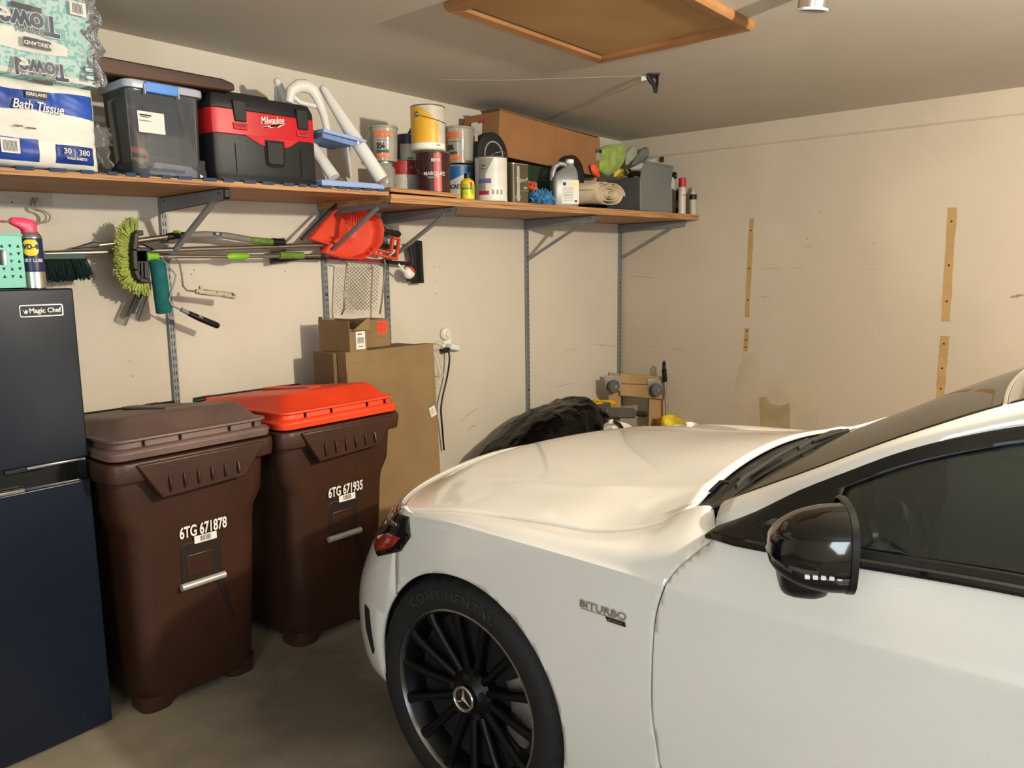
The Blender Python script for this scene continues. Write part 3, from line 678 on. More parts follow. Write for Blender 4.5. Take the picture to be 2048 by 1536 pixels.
# the body leans a touch towards the far side on its springs
LEAN = Matrix.Translation((-.9, 0, 0)) @ Matrix.Rotation(radians(.9), 4, 'Y') @ Matrix.Translation((.9, 0, 0))
for ch in list(car.children):
    m_ = Matrix.LocRotScale(ch.location, ch.rotation_euler, ch.scale); ch.matrix_local = LEAN @ m_
w0 = make_wheel(.885, 0, 1); wheel_parts(w0)
for l0, sd in ((0, -1), (2.84, 1), (2.84, -1)):
    w_ = copy_tree(w0, car); w_.location = cw(l0, sd*.885, .335); w_.rotation_euler = (0, 0, pi if sd < 0 else 0)
# ---------------------------------------------------------------- wheeled bins
m_bin = mat('brown_bin_plastic', '371f14', .42, 0, .1, 5, .1, 120)
m_binlid = mat('brown_lid_plastic', '66514a', .5, 0, .14, 4, .1, 120)
m_redlid = mat('orange_red_lid', 'de3f1e', .45, 0, .08, 4, .1, 120)
m_bar = mat('grey_steel_bar', 'b5afa6', .4, .4, .1, 10)
def make_bin(label, lidm, code, loc, front, lid_dust):
    t = thing('wheeled_bin', label, 'bin', loc, 0, 'wheeled bins beside the fridge'); t.scale = (.925, 1, 1)
    # body: y front edge per height, local origin at the floor under the middle of the front rim
    mb = MB(); secs = []
    for z, hw, yf, yb, r in ((.028, .225, .100, .60, .07), (.036, .232, .092, .63, .075), (.30, .243, .075, .655, .075), (.60, .252, .056, .675, .075), (.645, .258, .052, .68, .075), (.70, .288, .048, .70, .07), (.82, .297, .042, .72, .07), (.875, .300, .040, .73, .07)):
        secs.append(rrect(2*hw, yb-yf, r, z, 0, (yf+yb)/2, 5))
    mb.loft(secs); b = mb.build('body', m_bin, t, smooth=45)
    # corner feet and the raised middle of the front bottom edge
    for sx in (-1, 1):
        MB().loft([rrect(.12, .14, .045, 0, sx*.17, .17), rrect(.13, .15, .05, .06, sx*.168, .165)]).build('foot', m_bin, t)
        MB().loft([rrect(.12, .14, .045, 0, sx*.16, .52), rrect(.13, .15, .05, .06, sx*.158, .525)]).build('foot', m_bin, t)
    mb = MB(); R1 = [(.05, .315, .012, .735), (.0, .322, .0, .745), (-.045, .320, .004, .742)]
    secs = [rrect(2*hw, yb-yf, .06, .885+z-.012, 0, (yf+yb)/2, 5) for z, hw, yf, yb in ((-.045, .318, .012, .74), (.0, .322, .006, .745), (.02, .318, .010, .742))]
    mb.loft(secs); mb.build('rim', m_bin, t, smooth=45, bevel=.004)
    # apron with ribs
    mb = MB(); P = [(-.235, .885), (.255, .885), (.165, .775), (-.155, .762)]
    mb.prism(P, -.006, .012, 'xz'); 
    mb.v = [(x, y+(.885-z)*.25*(1 if y > 0 else .10), z) for x, y, z in mb.v]; ap = mb.build('grip_apron', m_bin, t, bevel=.005)
    for k in range(6):
        x = -.125+.052*k; mb = MB(); mb.tube([(x, -.008, .782+.002*k), (x-.001, -.012, .80), (x-.002, -.010, .826), (x-.003, -.004, .838)], [.003, .0045, .004, .002], 6); mb.build('rib', m_bin, ap)
    # dark plate standing in for the shade of the recess, with lift bar
    mb = MB(); mb.prism([(-.078, .43), (-.078, .56), (-.06, .575), (.072, .575), (.078, .56), (.078, .43), (.105, .34), (.125, .25), (.115, .24), (.085, .33), (.05, .43)], .052, .074, 'xz'); 
    mb.v = [(x, y+(.6-z)*.065, z) for x, y, z in mb.v]
    mb.build('recess_shade_plate', mat('bin_recess_shade', '1e110c', .6, 0, .1, 5), t, bevel=.004)
    mb = MB(); mb.prism([(-.055, .45), (-.055, .53), (.045, .53), (.045, .45)], .049, .06, 'xz'); mb.v = [(x, y+(.6-z)*.065, z) for x, y, z in mb.v]; mb.build('recess_pad', m_bin, t, bevel=.004)
    MB().tube([(-.086, .052, .425), (.086, .052, .425)], .0125, 14).build('lift_bar', m_bar, t)
    # code in white letters with a barcode below
    mb = MB(); text(mb, code, (.012, .0485, .612), .055, (1, 0, 0), (0, -.06, 1), xs=.66, bold=.025, extr=.0006); mb.build('code_letters', m_paper, t, smooth=0)
    mb = MB(); mb.box((.018, .0495, .578), (.088, .0012, .026)); 
    for k in range(16): mb.box((-.002+.0026*k+random.uniform(0, .0008), .0486, .579), (random.choice((.0007, .0014)), .0006, .018), mi=1)
    mb.build('barcode_sticker', [m_paper, m_ink], t, smooth=0)
    # the same code on the left side
    mb = MB(); text(mb, code[-2:], (-.254, .60, .605), .055, (0, -1, 0), (0, 0, 1), xs=.66, bold=.025, extr=.0006); text(mb, code, (.2545, .36, .605), .055, (0, 1, 0), (0, 0, 1), xs=.66, bold=.025, extr=.0006); mb.build('side_letters', m_paper, t, smooth=0)
    # lid: skirt, stepped shelf and the raised crown sloping back
    lz = .905; mb = MB()
    def ring(hw, yf, yb, z, r, zb=None):
        pts = rrect(2*hw, yb-yf, r, z, 0, (yf+yb)/2, 5)
        if zb is not None: pts = [(x, y, z+(zb-z)*max(0, min(1, (y-yf)/(yb-yf)))) for x, y, _ in pts]
        return pts
    mb.loft([ring(.308, .018, .70, lz-.005, .05, .90), ring(.310, .014, .70, lz+.018, .05, .915), ring(.304, .020, .70, lz+.026, .05, .92), ring(.290, .034, .69, lz+.030, .05, .925), ring(.288, .036, .69, lz+.048, .05, .93),
             ring(.300, .022, .68, lz+.052, .05, .935), ring(.298, .024, .68, lz+.060, .05, .94), ring(.276, .050, .675, lz+.064, .05, .943), ring(.235, .105, .67, lz+.112, .045, .955), ring(.222, .125, .665, lz+.115, .04, .957)])
    lid = mb.build('lid', lidm, t, smooth=35, bevel=.002)
    mb = MB()
    for x in (-.19, -.06, .13, .23): mb.box((x, .030, lz+.040), (.004, .012, .016))
    mb.build('lid_seam', m_dark, lid, smooth=0)
    mb = MB(); mb.box((.05, .45, .985), (.07, .36, .012), (-.10, 0, 0)); mb.build('lid_rib', lidm, lid, bevel=.005)
    MB().tube([(-.28, .70, .945), (.28, .70, .945)], .014, 12).build('hinge_rod', m_blackp, t)
    for sx in (-1, 1):
        MB().box((sx*.2, .715, .93), (.07, .07, .05)).build('hinge_block', lidm, t, bevel=.012)
        w_ = MB().lathe([(0, -.02), (.09, -.02), (.105, -.012), (.105, .012), (.09, .02), (0, .02)], 28, 0, (sx*.235, .67, .105), 'x').build('wheel', m_blackp, t, bevel=.004)
    return t
make_bin('brown wheeled bin with brown lid and code ending 878, beside the fridge', m_binlid, '6TG 671878', (1.269, 2.43, 0), 0, 1)
make_bin('brown wheeled bin with bright orange-red lid, beside the car', m_redlid, '6TG 671935', (1.875, 2.43, 0), 0, 0)

# ---------------------------------------------------------------- fridge
m_fr = mat('black_fridge_enamel', '0f1622', .3, 0, .06, 3, .03, 260, spec=.4)
FX1, FY = .968, 2.57; FX0 = .40
t = thing('refrigerator', 'black two door top freezer refrigerator', 'refrigerator', ((FX0+FX1)/2, FY, 0)); hw = (FX1-FX0)/2
MB().box((0, .36, .72), (2*hw-.006, .60, 1.40)).build('cabinet', m_fr, t, bevel=.006)
def frdoor(name, z0, z1):
    mb = MB(); n = 16; rows = []
    for y, e in ((.055, 0), (.006, 0), (0, .004)):
        rows.append([(-hw+2*hw*j/n, y-.012*(1-((2*j/n)-1)**2)*(y < .05), z0+e) for j in range(n+1)])
    prof = [[(-hw+2*hw*j/n, -.012*(1-((2*j/n)-1)**2), z0+(z1-z0)*i/6) for j in range(n+1)] for i in range(7)]
    back = [[(x, .055, z) for x, y, z in r] for r in prof]
    mb.grid(prof); o = len(mb.v); mb.grid(back[::-1])
    loop = [prof[0], back[0]]; mb.grid([back[0], prof[0]]); mb.grid([prof[-1], back[-1]])
    mb.grid([[r[0] for r in back], [r[0] for r in prof]]); mb.grid([[r[-1] for r in prof], [r[-1] for r in back]])
    return mb.build(name, m_fr, t, bevel=.005, seg=3)
frd = frdoor('freezer_door', .913, 1.437); fdd = frdoor('fridge_door', .018, .842)
MB().box((0, .034, .878), (2*hw-.01, .05, .075)).build('handle_recess', m_gloss, t)
MB().box((.19, -.001, .908), (.165, .016, .010)).build('freezer_handle', m_chrome, frd, bevel=.003)
MB().box((-.085, -.006, .846), (.36, .022, .012)).build('fridge_handle', m_chrome, fdd, bevel=.003)
MB().box((.10, .02, .905), (.10, .04, .02)).build('hinge_cover', m_blackp, t, bevel=.005)
MB().box((.19, .16, 1.446), (.12, .1, .022)).build('hinge_cap', m_blackp, t, bevel=.006)
for x in (-hw+.05, hw-.05): MB().lathe([(0, 0), (.02, 0), (.02, .045), (0, .045)], 14, 0, (x, .06, 0)).build('foot', m_blackp, t)
bx, bz = W(83, 621, 2.56); mb = MB(); bx -= (FX0+FX1)/2
mb.loft([[(x+bx, -.0095-.002*k, z+bz) for x, z, _ in rrect(.118-.0*k, .036, .006, 0)] for k in (0, 1)]); pl = mb.build('badge_plate', m_chrome, t)
mb = MB(); mb.loft([[(x+bx, -.0130-.0012*k, z+bz) for x, z, _ in rrect(.110, .029, .004, 0)] for k in (0, 1)]); mb.build('badge_face', m_ink, pl)
mb = MB(); text(mb, 'Magic Chef', (bx+.008, -.0144, bz), .020, xs=.95, bold=.02); 
mb.prism([(bx-.052, bz+.006), (bx-.046, bz-.002), (bx-.043, bz+.006), (bx-.040, bz-.002), (bx-.035, bz+.006), (bx-.041, bz-.008), (bx-.046, bz-.008)], -.0152, -.014, 'xz'); mb.build('badge_letters', m_paper, pl, smooth=0)

# things on the fridge
m_teal = mat('teal_plastic', '79bfae', .5, 0, .04, 6)
t = thing('storage_basket', 'teal perforated plastic basket standing on the fridge', 'basket', (W(50, 540, 2.63)[0]-.118, 2.63, 1.441))
# perforated front wall: cells with triangular holes
mb = MB(); L0, L1, Hh = -.2, .118, .155
cell = .021; nx = int((L1-L0)/cell); nz_ = 7; cz = Hh/nz_
hole = lambda i, k: not (-.02 < (L0+(i+.5)*cell) < .085 and k in (3, 4))
hx0, hx1, hz0, hz1 = -.012, .075, 3*cz, 5*cz
for i in range(nx):
    for k in range(nz_):
        x0 = L0+i*cell; z0 = k*cz; x1 = x0+cell; z1 = z0+cz; m_ = .28*cell
        if x0 > hx0-.005 and x1 < hx1+.012 and k in (3, 4): continue
        if k in (0, nz_-1):
            mb.add([(x0, 0, z0), (x1, 0, z0), (x1, 0, z1), (x0, 0, z1)], [(0, 1, 2, 3)]); continue
        if (i+k) % 2: tri = [(x0+m_, z0+.3*cz), (x1-m_*.8, z0+.3*cz), ((x0+x1)/2, z1-.25*cz)]
        else: tri = [(x0+m_, z1-.3*cz), ((x0+x1)/2, z0+.25*cz), (x1-m_*.8, z1-.3*cz)]
        q = [(x0, z0), (x1, z0), (x1, z1), (x0, z1)]; vs = [(a, 0, b) for a, b in q+tri]
        if (i+k) % 2: fs = [(0, 1, 5, 4), (1, 2, 6, 5), (2, 3, 6), (3, 0, 4, 6)]
        else: fs = [(0, 1, 5), (1, 2, 6, 5), (2, 3, 4, 6), (3, 0, 5, 4)]
        mb.add(vs, fs)
mb.build('front_wall', m_teal, t, solid=.003, offset=0, smooth=0)
mb = MB(); mb.box((L1-.002, .11, Hh/2), (.003, .22, Hh)); mb.box((L0, .11, Hh/2), (.003, .22, Hh)); mb.box(((L0+L1)/2, .22, Hh/2), (L1-L0, .003, Hh)); mb.box(((L0+L1)/2, .11, .003), (L1-L0, .22, .004)); mb.build('side_wall', m_teal, t, smooth=0)
mb = MB(); e = .006; mb.tube([(L0, 0, Hh), (L1, 0, Hh), (L1, .22, Hh), (L0, .22, Hh), (L0, 0, Hh)], e*.7, 6, cap=False); mb.build('rim', m_teal, t)
t = thing('metal_tin', 'silver tin inside the teal basket, seen through its handle slot', 'tin', (W(20, 520, 2.72)[0], 2.72, 1.447)); MB().lathe([(0, 0), (.05, 0), (.05, .11), (0, .11)], 28).build('body', m_silver, t, bevel=.003)
# spray can with pink cap
def spray_can(name, label, loc, r, h, parts, rz=0, cat='spray can', group=None):
    t = thing(name, label, cat, loc, rz, group); z = 0
    for nm, z0, z1, m in parts: MB().lathe([(0, z0), (r, z0), (r, z1), (0, z1)], 28).build(nm, m, t, bevel=.002)
    MB().lathe([(r, h), (r*.98, h+.006), (r*.72, h+.018), (0, h+.02)], 28).build('shoulder', m_silver, t); return t
x, z = W(70, 570, 2.66); t = spray_can('lubricant_can', 'blue and yellow lubricant spray can with pink cap and red straw, on the fridge', (x, 2.66, 1.437), .031, .150, [('steel_base', 0, .052, m_silver), ('blue_band', .052, .150, mat('navy_label', '1c2350', .35))])
a = radians(-90-22)
mb = MB(); 
rows = [[((.0316)*cos(a+tt*.75), (.0316)*sin(a+tt*.75), .122+zz*.024*(1-abs(tt)**3)**.5) for tt in [-1+k/8 for k in range(17)]] for zz in (-1, -.5, 0, .5, 1)]; mb.grid(rows); mb.build('yellow_shield', mat('yellow_print', 'e8c81e', .4), t)
mb = MB(); text(mb, 'WD-40', (0, 0, .124), .021, cyl=(0, 0, .0322, a), bold=.03, xs=.85); mb.build('shield_letters', mat('navy_ink', '1b2a5c', .5), t, smooth=0)
mb = MB(); text(mb, 'DRY LUBE', (0, 0, .084), .014, cyl=(0, 0, .0315, a+.1), bold=.01, xs=.9); mb.build('label_letters', m_paper, t, smooth=0)
m_pink = mat('pink_cap', 'ee4468', .4)
mb = MB(); mb.loft([rrect(.042, .042, .02, .165), rrect(.046, .036, .017, .178, -.003), rrect(.072, .034, .016, .192, -.016), rrect(.066, .026, .012, .205, -.02), rrect(.03, .014, .006, .211, -.03)]); mb.build('cap', m_pink, t, smooth=60)
mb = MB(); mb.tube([(-.045, 0, .198), (-.095, -.004, .199), (-.2, -.01, .205)], .0018, 6); mb.build('straw', mat('red_straw', 'c23028', .4), t); MB().tube([(-.048, 0, .198), (-.075, 0, .1985)], .0032, 8).build('nozzle', m_silver, t)

# ---------------------------------------------------------------- cardboard boxes by the wall
def carton(name, label, x0, x1, y0, y1, z0, z1, lean=0, group=None, rz=0, cat='box', m=None):
    t = thing(name, label, cat, ((x0+x1)/2, (y0+y1)/2, z0), 0, group, rot=(lean, 0, rz))
    MB().box((0, 0, (z1-z0)/2), (x1-x0, y1-y0, z1-z0)).build('box_body', m or m_card, t, bevel=.003)
    return t
t = carton('flat_carton', 'tall flat brown cardboard box leaning beside the orange-lidded bin', 2.262, 2.83, 2.885, 2.955, .0, 1.104, radians(-2.3))
MB().box((0, -.0355, 1.05), (.50, .001, .004)).build('top_tape', mat('box_tape', '8e6a40', .4), t); 
lx, lz_ = W(872, 824, 2.89); mb = MB().box((0, 0, 0), (.042, .0015, .052), mi=0)
for k in range(4): mb.box((-.004, -.001, .014-.008*k), (.022, .0004, .0022), mi=1)
mb.xf(Matrix.Translation((lx-2.546, -.037, lz_-.0)) @ Matrix.Rotation(-.3, 4, 'Y')); mb.build('shipping_label', [m_paper, m_ink], t, smooth=0)
carton('flat_carton', 'darker cardboard box standing between the tall flat box and the wall', 2.245, 2.79, 3.0, 3.16, .0, 1.098, m=mat('darker_cardboard', '6e5840', .85, 0, .05, 6))
# small open box on top
t = thing('small_carton', 'small open cardboard box with raised flap, on top of the tall boxes', 'box', (2.345, 3.055, 1.10))
L, D, Hb = .10, .235, .150
mb = MB(); mb.box((-L/2, 0, Hb/2), (.004, D, Hb)); mb.box((L/2, 0, Hb/2), (.004, D, Hb)); mb.box((0, D/2, Hb/2), (L, .004, Hb)); mb.box((0, -D/2, Hb/2-.02), (L, .004, Hb-.04)); mb.box((0, 0, .002), (L, D, .004)); mb.build('box_body', m_card, t, smooth=0)
MB().prism([(-L/2, Hb-.045), (L/2, Hb-.045), (L/2, Hb+.005), (L/2-.01, Hb+.012)], -D/2-.03, -D/2-.026, 'xz').build('raised_flap', m_card, t, smooth=0)
MB().box((-L/2, .1, Hb+.006), (.003, .03, .014)).build('torn_tab', m_card, t, smooth=0)
mb = MB(); mb.box((.012, -D/2-.003, .055), (.055, .001, .085)); 
for k in range(9): mb.box((-.006+.0045*k, -D/2-.0038, .055), (.002, .0004, .028), mi=1)
mb.box((.008, -D/2-.0038, .084), (.026, .0004, .005), mi=1); mb.box((.012, -D/2-.0038, .026), (.03, .0004, .003), mi=1); mb.build('barcode_label', [m_paper, m_ink], t, smooth=0)
t = thing('small_carton', 'small sealed cardboard box with orange sticker, on top of the tall boxes', 'box', (2.525, 3.12, 1.10))
MB().box((0, 0, .070), (.215, .16, .140)).build('box_body', m_card, t, bevel=.002)
mb = MB(); mb.box((.055, -.081, .098), (.062, .001, .062)); 
for k in range(4):
    for q in range(3): mb.box((.037+.017*q, -.0818, .117-.012*k), (random.uniform(.006, .013), .0004, .004), mi=1)
mb.build('orange_sticker', [mat('fluorescent_orange', 'ee4a2c', .6), mat('sticker_ink', '8c2a1c', .6)], t, smooth=0)
MB().box((0, -.0812, .052), (.215, .0008, .002)).build('flap_line', m_cardD, t, smooth=0)

# ---------------------------------------------------------------- outlet with plugs
ox, oz = W(893, 676, WY)
t = thing('wall_outlet', 'white wall outlet under the round night light', 'outlet', (ox, WY, oz-.01))
MB().box((0, -.003, 0), (.072, .006, .115)).build('face_plate', m_white, t, bevel=.003)
nx_, nz2 = W(894, 668, WY-.03)
t = thing('night_light', 'round white plug-in night light on the wall outlet', 'night light', (nx_, WY-.006, nz2))
mb = MB(); mb.loft([[(x, -y_, z) for x, z, _ in rrect(.062*k, .075*k, .030*k, 0)] for k, y_ in ((1, 0), (1, .018), (.8, .028))]); mb.build('body', m_white, t, smooth=60)
MB().lathe([(.018, -.036), (.019, -.03), (.0, -.03)], 24, axis='y').build('lens', m_paper, t)
t = thing('power_adapter', 'white power adapter plugged in below the night light', 'adapter', (ox+.012, WY-.006, oz-.055))
MB().box((.01, -.025, 0), (.075, .045, .035), (0, .2, .1)).build('body', m_white, t, bevel=.006)
t = thing('power_adapter', 'small white plug hanging right of the outlet', 'adapter', (ox+.06, WY-.006, oz-.062)); MB().box((.0, -.02, 0), (.05, .03, .028), (0, .6, .1)).build('body', m_white, t, bevel=.006)
def cord(name, label, pts, r, m, cat='cord', n=8, group=None):
    # smooth the polyline
    P = [Vector(p) for p in pts]; Q = []
    for i in range(len(P)-1):
        a, b, c, d = P[max(i-1, 0)], P[i], P[i+1], P[min(i+2, len(P)-1)]
        for k in range(8):
            tt = k/8; Q.append(Vector(cr(a, b, c, d, tt)))
    Q.append(P[-1]); o = MB().tube(Q, r, n).build(name, m, None, smooth=60); return tag(o, label, cat, group)
cp = lambda px, py, y: V3(px, py, y)
t = thing('black_plug', 'black plug in the wall outlet', 'plug', cp(890, 700, WY-.03)); MB().box((0, 0, 0), (.045, .045, .03)).build('body', m_blackp, t, bevel=.006)
cord('power_cable', 'black power cord hanging from the wall outlet', [cp(897, 700, 3.28), cp(899, 720, 3.27), cp(894, 755, 3.28), cp(886, 790, 3.28), cp(882, 818, 3.28), cp(884, 850, 3.29), cp(888, 900, 3.30)], .0055, m_blackp)
m_wc = mat('white_cord', 'cfc8ba', .5)
cord('thin_cable', 'thin white cord bundle looped around the outlet', [cp(884, 680, 3.29), cp(874, 686, 3.28), cp(872, 694, 3.27), cp(884, 697, 3.27), cp(892, 690, 3.28), cp(880, 684, 3.27), cp(872, 690, 3.28), cp(878, 720, 3.29), cp(884, 745, 3.29), cp(876, 752, 3.29), cp(888, 748, 3.29), cp(880, 758, 3.29), cp(874, 768, 3.29), cp(880, 775, 3.3)], .0022, m_wc)
# ---------------------------------------------------------------- shelf boards, uprights, brackets
def zl(x): return 1.778+(x+.3)*.0211
def zr(x): return 1.83+(x-2.85)*.0104
def board(name, label, x0, x1, zf, th, y0=2.75, y1=WY-.004, ply=1, slant=0):
    t = thing(name, label, 'shelf', (0, 0, 0)); n = 24
    for k in range(ply):
        a = th/ply; off = k*a
        mb = MB(); up_ = [(x0+(x1-x0)*i/n, zf(x0+(x1-x0)*i/n)-off) for i in range(n+1)]; dn = [(x, z-a+.0006) for x, z in up_[::-1]]
        o = mb.prism(up_+dn, y0+(.004 if k else 0), y1, 'xz').build('plywood_sheet', [m_ply, m_plyE], t, smooth=0)
        for p in o.data.polygons:
            if abs(p.normal.y) > .9 or abs(p.normal.x) > .9: p.material_index = 1
        if slant:
            for v in o.data.vertices:
                if v.co.y < 3: v.co.y -= slant*(v.co.x-2.86)
    return t
board('shelf_board', 'long left plywood shelf board under the paper rolls and red tool box', -.3, 2.405, zl, .021)
board('shelf_board', 'short plywood board lapping over the shelf joint, under the paint cans', 2.412, 2.862, lambda x: 1.853+(x-2.4)*.0, .019, 2.747)
board('shelf_board', 'right plywood shelf board of two layers ending at the back wall', 2.43, WXB-.006, zr, .038, 2.75, ply=2, slant=.034)
UP = [(1.633, 'behind the brown bin, under the spray bottle of the long left shelf', 1.95), (2.452, '', 0), (2.862, '', 0), (4.086, '', 0), (5.225, '', 0)]
ulab = ['slotted grey shelf upright behind the teal roller, leftmost of the five', 'slotted grey shelf upright left of the hanging wire grid', 'slotted grey shelf upright right of the hanging wire grid', 'slotted grey shelf upright above the black bin bag', 'slotted grey shelf upright in the room corner']
blab = ['grey shelf bracket holding the left board above the green brush', 'grey shelf bracket crossing in front of the orange dustpan', 'grey shelf bracket above the white ladle', 'grey shelf bracket above the black bin bag', 'grey shelf bracket nearest the back wall']
ux = [1.633, 2.452, 2.862, 4.086, 5.235]; tipy = [2.80, 2.80, 2.775, 2.765, 2.765]; ztop = [zl(1.633)-.021, zl(2.40)-.021, zr(2.86)-.038, zr(4.086)-.038, zr(5.2)-.038]
for i in range(5):
    x = ux[i]; t = thing('shelf_upright', ulab[i], 'shelf upright', (x, WY, .42), 0, 'slotted shelf uprights')
    L = ztop[i]-.42-.003; w = .026; d = .020
    mb = MB(); mb.prism([(-w/2, 0), (-w/2, -d), (w/2, -d), (w/2, 0), (w/2-.003, 0), (w/2-.003, -d+.003), (-w/2+.003, -d+.003), (-w/2+.003, 0)], 0, L, 'xy')
    n = int(L/.032)
    for k in range(n):
        for sx in (-.0055, .0055): mb.box((sx, -d-.0002, .02+.032*k), (.003, .0008, .017), mi=1)
    mb.build('channel', [m_steel, m_dark], t, smooth=0)
    for zz in (.25, L-.45): MB().lathe([(0, -.0015), (.006, -.001), (.006, 0)], 10, 0, (0, -d, zz), 'y').build('screw', m_dark, t)
    t = thing('shelf_bracket', blab[i], 'shelf bracket', (x, WY-.022, ztop[i]-.001), 0, 'shelf brackets')
    T = -(WY-.022-tipy[i])
    mb = MB()
    for sx in (-.010, .010): mb.prism([(0, 0), (T, 0), (T-.004, -.012), (T+.012, -.042), (-.02, -.058), (0, -.058)], sx-.001, sx+.001, 'yz')
    mb.box((0, T/2, -.001), (.022, -T, .002)); mb.build('arm', m_steel, t, smooth=0)
    if i == 0: MB().prism([(T+.004, -.001), (T-.006, -.002), (T-.008, -.034), (T+.004, -.042)], -.012, .012, 'yz').build('end_cap', m_blackp, t, bevel=.003)
    mb = MB(); mb.bar((0, T+.075, -.032), (0, .004, -.262), .026, .013, (0, 0, 1)); mb.build('brace', m_steel, t, bevel=.002)
    mb = MB()
    for sy in (T+.03, T+.045, -.03): mb.lathe([(0, -.0125), (.003, -.012), (.0035, -.011)], 8, 0, (0, sy, -.016), 'x')
    mb.build('rivet', m_dark, t, smooth=0)

# blue foam mat on the left board
m_mat = mat('navy_foam_mat', '33415a', .85, 0, .15, 30, .1, 200)
mb = MB(); n = 40; x0, x1 = -.2, 2.395
mb.prism([(x0+(x1-x0)*i/n, zl(x0+(x1-x0)*i/n)+.0075) for i in range(n+1)]+[(x0+(x1-x0)*i/n, zl(x0+(x1-x0)*i/n)+.0003) for i in range(n, -1, -1)], 2.772, WY-.02, 'xz')
x = x0; rr = random.Random(3)
while x < x1-.05:
    w = rr.choice((.030, .038, .05)); mb.prism([(x, zl(x)-.004), (x+w, zl(x+w)-.004), (x+w, zl(x+w)+.0075), (x, zl(x)+.0075)], 2.744, 2.7735, 'xz'); x += w+rr.choice((.018, .02, .03, .045))
tag(mb.build('foam_mat', m_mat, None, smooth=0), 'dark blue toothed foam mat lining the left shelf board', 'mat')

# ---------------------------------------------------------------- paper packs
def film(name, rows, parent, m): return MB().grid(rows).build(name, m, parent, smooth=80)
m_film = glassy('clear_plastic_film', 'ffffff', .8, .16, 1.4, .05, 'ffffff')
nt = m_film.node_tree; bn = [n for n in nt.nodes if n.type == 'BUMP'][0]; nz = [n for n in nt.nodes if n.type == 'TEX_NOISE'][0]; bn.inputs['Strength'].default_value = .9; bn.inputs['Distance'].default_value = .03; nz.inputs['Scale'].default_value = 16; nz.inputs['Detail'].default_value = 4; nz.inputs['Distortion'].default_value = 1.5
m_roll = mat('paper_roll_white', 'e2ddd2', .8, 0, .05, 5, .4, 14); m_blue = mat('tissue_blue', '2449a0', .45, 0, .25, 5, .2, 30)
def puffy(x0, x1, y0, y1, z0, z1, nxr, nzr, amp=.008):
    """front skin of a wrapped pack: bulges over rolls in a rows x columns layout"""
    rows = []
    NX, NZ = 60, 30
    for j in range(NZ+1):
        v = j/NZ; r = []
        for i in range(NX+1):
            u = i/NX; b = abs(sin(pi*u*nxr))**.5*abs(sin(pi*v*nzr))**.35; e = (1-abs(2*u-1)**8)*(1-abs(2*v-1)**8)
            r.append((x0+(x1-x0)*u, y0+.02-.02*e-amp*b+.003*sin(17*u+9*v)+.002*sin(40*u*v), z0+(z1-z0)*v))
        rows.append(r)
    return rows
def pack(name, label, x0, x1, y0, y1, z0, z1, nx, nz, m, cat):
    t = thing(name, label, cat, (0, 0, 0)); mb = MB(); rows = puffy(x0, x1, y0, y1, z0, z1, nx, nz); mb.grid(rows)
    top = [(x, y0+.01+(y1-y0)*k/4, z1+.012*sin(pi*k/4)) for k in range(1, 5) for x in (0,)]
    R = len(rows[0])
    mb.grid([rows[-1]]+[[(p[0], y0+.02+(y1-y0-.02)*k/4, z1+.012*sin(pi*k/4)*abs(sin(pi*nx*i/(R-1)))**.5) for i, p in enumerate(rows[-1])] for k in range(1, 5)])
    mb.grid([[(p[0], y1, p[2]) for p in r] for r in (rows[0], rows[-1])])
    for e in (0, -1): mb.grid([[rows[j][e] for j in range(len(rows))], [(rows[j][e][0]+(.012 if e else -.012), (y0+y1)/2, rows[j][e][2]) for j in range(len(rows))], [(rows[j][e][0], y1, rows[j][e][2]) for j in range(len(rows))]])
    mb.grid([rows[0], [(p[0], y1, z0) for p in rows[0]]]); mb.build('wrapped_rolls', m, t, smooth=60); return t, rows
def skin_patch(rows, x0, x1, z0, z1, off, fx=None):
    """strip of the pack skin inside x,z limits (may be curves of x)"""
    vs = [p for r in rows for p in r]; n = len(rows[0]); fs = [(i*n+j, i*n+j+1, (i+1)*n+j+1, (i+1)*n+j) for i in range(len(rows)-1) for j in range(n-1)]
    f0 = z0 if callable(z0) else (lambda x: z0); f1 = z1 if callable(z1) else (lambda x: z1)
    for f in (lambda v: v[0]-x0, lambda v: x1-v[0], lambda v: v[2]-f0(v[0]), lambda v: f1(v[0])-v[2]): vs, fs = clip(vs, fs, f)
    return [(v[0], v[1]-off, v[2]) for v in vs], fs
PY = 2.785; zb = zl(1.17)+.0082
bt, rows = pack('bath_tissue_pack', 'blue and white plastic wrapped pack of bath tissue on the shelf mat', .55, 1.168, PY, 3.12, zb, 2.082, 5, 2, m_roll, 'toilet paper')
tz = lambda x: 2.0+(x-.9)*.01
v, f = skin_patch(rows, .56, 1.164, lambda x: 1.985+.006*sin(14*x), lambda x: 2.052+.006*sin(11*x+1), .0015); MB().add(v, f).build('blue_band', m_blue, bt, smooth=60)
m_dblue = mat('tissue_dark_blue', '1c3a8c', .45, 0, .2, 6, .2, 30)
v, f = skin_patch(rows, .56, 1.0, 1.842, 1.90, .0015); v2, f2 = skin_patch(rows, 1.035, 1.152, 1.835, 1.892, .0015); v3, f3 = skin_patch(rows, .56, .99, 1.842, 1.905, .0015)
mb = MB(); mb.add(v2, f2); mb.build('blue_block', m_dblue, bt, smooth=60)
v, f = skin_patch(rows, .56, .985, 1.832, 1.90, .0015); MB().add(v, f).build('blue_block', m_dblue, bt, smooth=60)
yl = PY-.0155
mb = MB(); mb.box((W(73,190,yl)[0], yl, W(73,190,yl)[1]), (.064, .001, .022)); mb.box((.93, yl+.001, 1.935), (.025, .001, .004)); mb.box((.965, yl+.001, 1.932), (.028, .001, .004)); mb.build('dark_badge', mat('dark_red_print', '2c1418', .5), bt, smooth=0)
